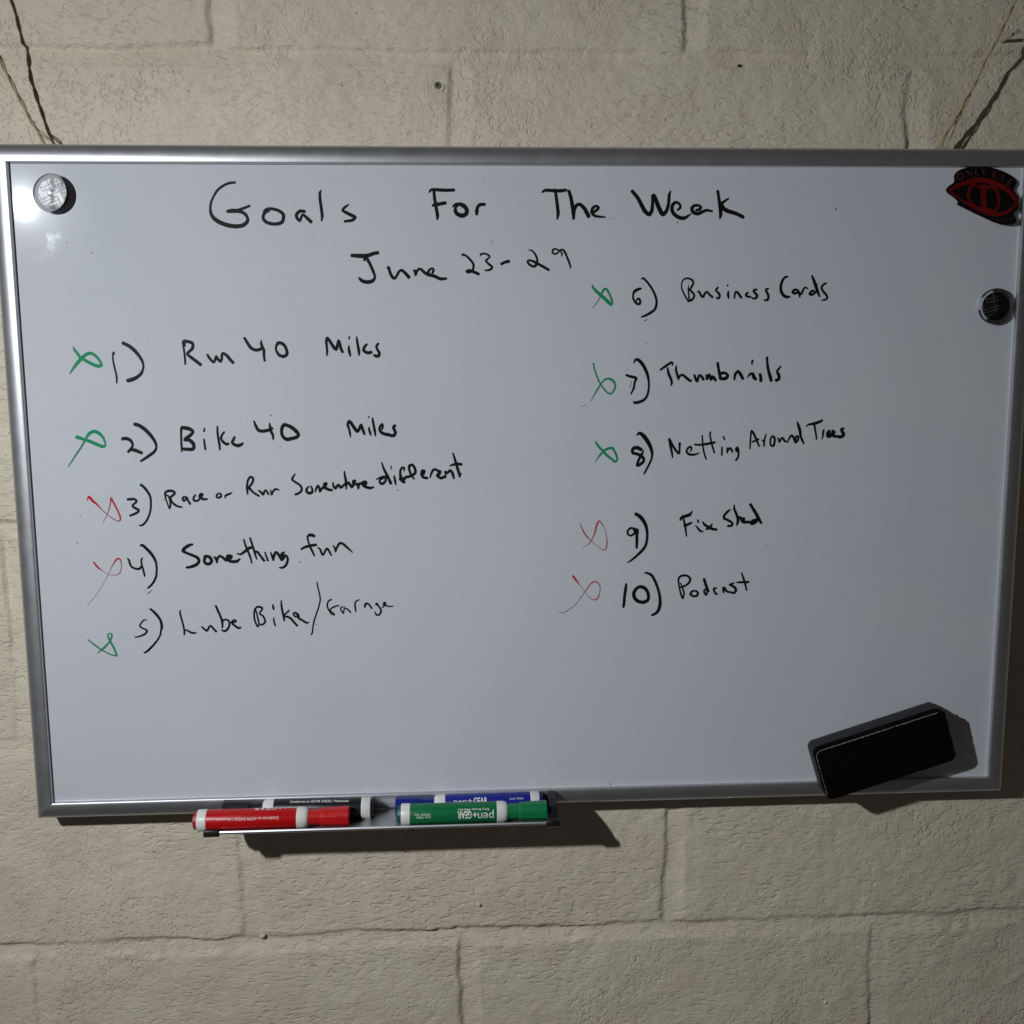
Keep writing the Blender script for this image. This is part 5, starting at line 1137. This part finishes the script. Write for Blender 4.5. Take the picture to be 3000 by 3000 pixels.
wrap_text("print", "Conforms to ASTM D4236 / Nontoxic", -8.0, 45.5, 67, 3.0, R, M['print_white'], blk, 0.012, False)
blu, _, R, _ = make_marker("blue dry erase marker mostly hidden behind the green one", "blue", -126.9, 9.8, -291.6, -290.9, 13.6, True,
                       (0.008, 0.016, 0.25), (0.007, 0.018, 0.20), (0.007, 0.014, 0.13), G)
wrap_text("print", "GEAR", 3.5, 16.5, 38, 7.4, R, M['print_white'], blu, 0.03, False)
wrap_text("print", "pen+", -14.5, 2.3, 33, 6.2, R, M['print_white'], blu, 0.0, False)
wrap_text("print", "Low Odor", 37, 50, 47, 2.2, R, M['print_white'], blu, 0.0, False)

# ------------------------------------------------------------------ eraser stuck on the lower right corner
er = thing("whiteboard_eraser", "black felt whiteboard eraser stuck tilted on the lower right corner of the board", "eraser", (264.5, -244.5, 2.1))
er.location = V(260.6, -243.2, 2.1)
ux = Vector((math.cos(math.radians(17.7)), math.sin(math.radians(17.7))))
ex = Vector((ux.x, 0.0, ux.y)); ey = Vector((ux.y, 0, -ux.x))   # along, down (world)
# tilt so that the lower left corner rides on the frame
ez_ = Vector((0, -1, 0))
m3 = Matrix((ex, ez_, ey)).transposed()
er.matrix_world = Matrix.Translation(er.location) @ m3.to_4x4() @ Matrix.Rotation(math.radians(2.2), 4, 'X') @ Matrix.Rotation(math.radians(0.9), 4, 'Z')
def rounded_slab(name, L, W, z0, z1, rad, taper=0.0, seg=8, rough=0.0, seed=1, rows=4):
    """local x along, local z down the face, local y out from the board"""
    rr = random.Random(seed); pts = []
    for cx, cy, a0 in ((rad, rad, 180), (L - rad, rad, 270), (L - rad, W - rad, 0), (rad, W - rad, 90)):
        for k in range(seg + 1):
            a = math.radians(a0 + 90 * k / seg)
            pts.append((cx + rad * math.cos(a), cy + rad * math.sin(a)))
    if rough:
        dense = []
        for i in range(len(pts)):
            a, b = pts[i], pts[(i + 1) % len(pts)]
            d = math.hypot(b[0] - a[0], b[1] - a[1]); n = max(1, int(d / 1.2))
            for k in range(n): dense.append((a[0] + (b[0] - a[0]) * k / n, a[1] + (b[1] - a[1]) * k / n))
        pts = dense
    n = len(pts); cx, cy = L / 2, W / 2
    vs, fs = [], []
    for r in range(rows + 1):
        t = r / rows; ins = taper * t
        edge = 0.5 if r in (0, rows) else 0.0
        for (x, y) in pts:
            jx = rr.uniform(-rough, rough) if rough else 0
            jy = rr.uniform(-rough, rough) if rough else 0
            if rough and x > L - 3: jx *= 3.2
            sx = (L / 2 - ins - edge) / (L / 2); sy = (W / 2 - ins - edge) / (W / 2)
            vs.append(((cx + (x - cx) * sx + jx) * MM, (z0 + (z1 - z0) * t) * MM, (cy + (y - cy) * sy + jy) * MM))
    for r in range(rows):
        for i in range(n):
            j = (i + 1) % n
            fs.append((r * n + i, r * n + j, (r + 1) * n + j, (r + 1) * n + i))
    fs.append(tuple(range(n))[::-1]); fs.append(tuple(rows * n + i for i in range(n)))
    bm = bmesh.new(); bv = [bm.verts.new(v) for v in vs]
    for f in fs: bm.faces.new([bv[q] for q in f])
    bmesh.ops.recalc_face_normals(bm, faces=bm.faces[:])
    for f in bm.faces: f.smooth = len(f.verts) == 4 and not rough
    me = finish(bm, name)
    return me
link("eraser_body", rounded_slab("eraser_body", 127.6, 52.5, 0.3, 15.5, 6.5, 0.3, rows=3), M['eraser_body'], er)
fp = link("felt_pad", rounded_slab("felt_pad", 126.8, 52.0, 15.6, 25.0, 6.5, 0.0, rough=0.16, seed=4, rows=5), M['felt'], er)
# frayed fibres on the pad's upper and left border, their lit look painted pale
rng = random.Random(9); vs, fs = [], []
def fibre(x, y, z, dx, dy, l, w):
    c0 = len(vs); nx, ny = -dy, dx
    for (a, b, h) in ((0, -1, 0), (1, -0.4, 0.3), (1, 0.5, 0.3), (0, 1, 0)):
        vs.append(((x + dx * l * a + nx * w * b) * MM, (z + h) * MM, (y + dy * l * a + ny * w * b) * MM))
    vs.append(((x + dx * l * .5) * MM, (z - 0.5) * MM, (y + dy * l * .5) * MM))
    fs.extend([(c0, c0 + 1, c0 + 2, c0 + 3), (c0, c0 + 4, c0 + 1), (c0 + 3, c0 + 2, c0 + 4)])
x = 7.0
while x < 119:
    if rng.random() < 0.93:
        fibre(x, 0.75 + rng.uniform(-0.2, 0.2), 25.05, 1, rng.uniform(-0.12, 0.12), rng.uniform(0.8, 2.0), rng.uniform(0.15, 0.5))
    x += rng.uniform(0.7, 1.25)
for k in range(12):
    a = math.radians(180 + 90 * k / 11); cx, cy, r = 6.9, 6.9, 6.1
    fibre(cx + r * math.cos(a), cy + r * math.sin(a), 25.05, -math.sin(a), math.cos(a), 1.1, 0.3)
y = 7.0
while y < 45:
    if rng.random() < 0.8:
        fibre(0.75 + rng.uniform(-0.18, 0.18), y, 25.05, rng.uniform(-0.12, 0.12), 1, rng.uniform(0.7, 1.6), rng.uniform(0.12, 0.30))
    y += rng.uniform(0.8, 1.4)
link("frayed_edge", mesh_from("frayed_edge", vs, fs), M['lit_felt_edge'], fp)
vs, fs = [], []
for _ in range(34):       # loose dark tufts on the worn right end
    fibre(126.2 + rng.uniform(-0.2, 0.6), rng.uniform(3, 42), rng.uniform(15, 23), 1, rng.uniform(-1, 1), rng.uniform(0.4, 1.5), rng.uniform(0.2, 0.5))
link("loose_tufts", mesh_from("loose_tufts", vs, fs), M['felt'], fp)

# ------------------------------------------------------------------ clear dome magnets
LINES = [[(1125, 530), (1305, 1390)], [(1225, 510), (1255, 640)], [(945, 740), (1450, 590)], [(910, 690), (945, 840), (1520, 685), (1550, 840)], [(1400, 560), (1460, 870)],
         [(830, 1080), (1640, 845)], [(820, 900), (880, 1170), (1340, 1035), (1405, 1330)], [(940, 1270), (1360, 1140)], [(1035, 1250), (1060, 1360)],
         [(1480, 920), (1500, 990), (1630, 950)], [(1560, 880), (1600, 1030)], [(1510, 1110), (1635, 1060)], [(1515, 1110), (1540, 1220)]]
def make_magnet(label, x, y, rot, R=16.3):
    t = thing("dome_magnet", label, "magnet", (x, y, 0.1), "clear dome magnets on the whiteboard")
    def spin(name, prof, seg=56, smooth_=True):
        vs, fs = [], []
        for (r, z) in prof:
            if r < 1e-6: vs.append((0, -z * MM, 0)); continue
            for i in range(seg):
                a = 2 * math.pi * i / seg
                vs.append((r * math.cos(a) * MM, -z * MM, r * math.sin(a) * MM))
        ofs = []; c = 0
        for (r, z) in prof: ofs.append(c); c += 1 if r < 1e-6 else seg
        for k in range(len(prof) - 1):
            r0, r1 = prof[k][0], prof[k + 1][0]
            for i in range(seg):
                j = (i + 1) % seg
                if r0 < 1e-6: fs.append((ofs[k], ofs[k + 1] + i, ofs[k + 1] + j))
                elif r1 < 1e-6: fs.append((ofs[k] + i, ofs[k + 1], ofs[k] + j))
                else: fs.append((ofs[k] + i, ofs[k + 1] + i, ofs[k + 1] + j, ofs[k] + j))
        bm = bmesh.new(); bv = [bm.verts.new(v) for v in vs]
        for f in fs: bm.faces.new([bv[q] for q in f])
        bmesh.ops.recalc_face_normals(bm, faces=bm.faces[:])
        for f in bm.faces: f.smooth = smooth_
        me = finish(bm, name)
        return me
    link("backing", spin("backing", [(0, 0), (15.7, 0), (15.7, 1.9), (14.4, 2.6), (0, 2.6)], smooth_=True), M['rim'], t)
    disc = link("picture_disc", spin("picture_disc", [(0, 2.65), (12.6, 2.65), (12.6, 2.9), (0, 2.9)], smooth_=False), M['foil'], t)
    st = []
    ca, sa = math.cos(rot), math.sin(rot)
    for ln in LINES:
        q = []
        for (a, b) in ln:
            u, v = (a - 1240) / 435 * 12.4, -(b - 952) / 445 * 12.4
            q.append((u * ca - v * sa, u * sa + v * ca, 0.42))
        for a, b in zip(q[:-1], q[1:]): st.append([a, b])
    vs, fs, ink = [], [], []
    for k, s in enumerate(st): ribbon(s, vs, fs, ink, 3.02 + 0.004 * k, 3.03 + 0.004 * k, 1.0)
    link("lattice_lines", mesh_from("lattice_lines", vs, fs), M['foil_line'], disc)
    H = 9.6
    prof = [(15.75, 0.6), (R, 0.9), (R, 4.2)]
    Rs = (R ** 2 + (H - 4.2) ** 2) / (2 * (H - 4.2))
    for k in range(1, 15):
        a = math.asin(R / Rs) * (1 - k / 14)
        prof.append((Rs * math.sin(a), H - Rs + Rs * math.cos(a)))
    prof[-1] = (0, H)
    link("glass_dome", spin("glass_dome", prof), M['glass'], t)
    return t
make_magnet("clear dome magnet shining silver in the upper left corner of the board", -404.5, 258.2, math.radians(8))
make_magnet("clear dome magnet over a dark lattice at the right edge of the board", 421.3, 162.0, 0.0, 16.0)

# ------------------------------------------------------------------ flexible eye-shaped magnet in the upper right corner
P4 = lambda a: [tuple(a[i:i + 4]) for i in range(0, len(a), 4)]
eye = thing("eye_magnet", "black die cut magnet with a red eye emblem in the upper right corner", "magnet", (400, 255, 0.5))
def eye_z(x, y):
    """the sheet curls off the board towards its lower right corner"""
    t = min(1, max(0, (x - 392) / 47)); v = min(1, max(0, (283 - y) / 48))
    return 0.9 + 7.5 * t * t * (0.2 + 0.8 * v)
ol = [(p[0], p[1]) for p in P4(EYE_OUTLINE)]
from mathutils.geometry import delaunay_2d_cdt
dense = []
for i in range(len(ol)):
    a, c = ol[i], ol[(i + 1) % len(ol)]
    for k in range(2): dense.append(Vector((a[0] + (c[0] - a[0]) * k / 2, a[1] + (c[1] - a[1]) * k / 2)))
nb = len(dense)
inner = [Vector((x, y)) for x in np.arange(372, 442, 3.0) for y in np.arange(232, 286, 3.0)]
res = delaunay_2d_cdt(dense + inner, [(i, (i + 1) % nb) for i in range(nb)], [], 1, 1e-4)
pv, pe, pf = res[0], res[1], res[2]
bm = bmesh.new(); top = [bm.verts.new(V(p.x, p.y, eye_z(p.x, p.y))) for p in pv]
for f in pf: bm.faces.new([top[q] for q in f])
bmesh.ops.delete(bm, geom=[v for v in bm.verts if not v.link_faces], context='VERTS')
bmesh.ops.recalc_face_normals(bm, faces=bm.faces[:])
if sum(f.normal.y for f in bm.faces) > 0: bmesh.ops.reverse_faces(bm, faces=bm.faces[:])
geo_ = bmesh.ops.extrude_face_region(bm, geom=bm.faces[:])
for v in geo_['geom']:
    if isinstance(v, bmesh.types.BMVert): v.co.y += 0.8 * MM
bmesh.ops.recalc_face_normals(bm, faces=bm.faces[:])
for f in bm.faces:
    f.material_index = 0 if f.normal.y < -0.5 else 1
me = finish(bm, "magnet_sheet", 0.4)
sheet = place(link("magnet_sheet", me, [M['vinyl'], M['vinyl_edge']], eye), eye)
def eye_part(name, strokes, mat, z, lab=None):
    st = [[(a[0], a[1], eye_z(a[0], a[1]), a[3]) for a in P4(s)] for s in strokes]
    ink_object(name, st, mat, eye, lab, z=z, dz=0.02)
eye_part("eye_emblem", EYE_STROKES, M['eye_red'], 0.16)
eye_part("arched_lettering", EYE_LETTERS, M['letter_red'], 0.16, "arched words ONLY EYE in dull red")
eye_part("lower_lettering", EYE_FAINT, M['faint_red'], 0.16)

# ------------------------------------------------------------------ twine the board hangs from
def twine(name, paths, label, group, r=1.05):
    t = thing(name, label, "string", (paths[0][-1][0], paths[0][-1][1], paths[0][-1][2]), group)
    for pi_, path in enumerate(paths):
        P = catmull(path, 1.2)
        for strand in (0, 1):
            vs, fs = [], []; seg = 6; s = 0.0
            rg = random.Random(pi_ * 3 + strand)
            for i, p in enumerate(P):
                a = P[max(0, i - 1)]; b = P[min(len(P) - 1, i + 1)]
                d = Vector(V(*(b - a))).normalized()
                if i: s += float(np.linalg.norm(P[i] - P[i - 1]))
                n1 = d.cross(Vector((0, -1, 0))).normalized(); n2 = d.cross(n1)
                ph = s / 16.0 * 2 * math.pi / 2 + math.pi * strand
                sep = (0.62 + 0.25 * math.sin(s / 21.0 + pi_)) * r
                c = V(*p) + (n1 * math.cos(ph) + n2 * math.sin(ph)) * sep * MM
                rr = r * (1 + rg.uniform(-0.12, 0.12)) * (0.55 if pi_ else 1.0) * MM
                for k in range(seg):
                    q = 2 * math.pi * k / seg
                    vs.append(c + (n1 * math.cos(q) + n2 * math.sin(q)) * rr)
                if i:
                    o0 = (i - 1) * seg
                    for k in range(seg):
                        j = (k + 1) % seg; fs.append((o0 + k, o0 + j, o0 + seg + j, o0 + seg + k))
            place(link("strand", mesh_from("strand", vs, fs, True), M['twine'], t), t)
    return t
GS = "twine strings holding up the whiteboard"
twine("hanging_string", [LEFT_STRING, LEFT_STRAND], "tan twine running up from the left end of the top frame", GS)
twine("hanging_string", [RIGHT_STRING, RIGHT_STRAND, [[444, 409, -3], [438, 401, -6], [439.5, 393, -8], [441, 384, -10]]],
      "tan twine with frayed ends running up from the right end of the top frame", GS)

# nail and wall plug
def cyl(name, p0, p1, r, seg=14, cap_r=None):
    a, b = V(*p0), V(*p1); d = (b - a).normalized()
    n1 = d.cross(Vector((0, 0, 1))).normalized(); n2 = d.cross(n1)
    prof = [(0, r), (1, r)]
    if cap_r: prof = [(0, r), (0.93, r), (0.935, cap_r), (1, cap_r)]
    vs, fs = [], []
    for t_, rr in prof:
        for k in range(seg):
            q = 2 * math.pi * k / seg
            vs.append(a + (b - a) * t_ + (n1 * math.cos(q) + n2 * math.sin(q)) * rr * MM)
    for i in range(len(prof) - 1):
        for k in range(seg):
            j = (k + 1) % seg; fs.append((i * seg + k, i * seg + j, (i + 1) * seg + j, (i + 1) * seg + k))
    fs.append(tuple(range(seg))[::-1]); fs.append(tuple((len(prof) - 1) * seg + k for k in range(seg)))
    return mesh_from(name, vs, fs)
t = thing("nail", "thin nail stuck in the wall beside the right hand twine", "nail", (429, 398, WALL_Z))
place(link("shank", cyl("shank", (429, 398, WALL_Z - 4), (431, 400, WALL_Z + 24), 1.5), M['nail'], t), t)
place(link("nail_head", cyl("nail_head", (431, 400, WALL_Z + 24), (431.1, 400.1, WALL_Z + 25.2), 2.1), M['nail'], t), t)
t = thing("wall_plug", "small olive plastic plug in a chipped hole above the board", "wall plug", (-77.8, 355.9, WALL_Z))
place(link("chipped_rim", cyl("chipped_rim", (-77.0, 355.1, WALL_Z - 2), (-77.0, 355.1, WALL_Z + 1.1), 4.3, 11), M['wall'], t), t)
place(link("plug_face", cyl("plug_face", (-78.6, 356.2, WALL_Z - 2), (-78.6, 356.2, WALL_Z + 1.8), 3.1, 9), M['plug'], t), t)
place(link("plug_slot", cyl("plug_slot", (-78.9, 356.8, WALL_Z), (-78.9, 356.8, WALL_Z + 2.0), 1.6, 9), M['dark_hole'], t), t)
t = thing("nail_hole", "tiny empty nail hole in the paint above the title words", "hole", (190.3, 375.5, WALL_Z))
place(link("hole_dark", cyl("hole_dark", (190.3, 375.5, WALL_Z - 2), (190.3, 375.5, WALL_Z + 0.9), 1.3, 8), M['dark_hole'], t), t)
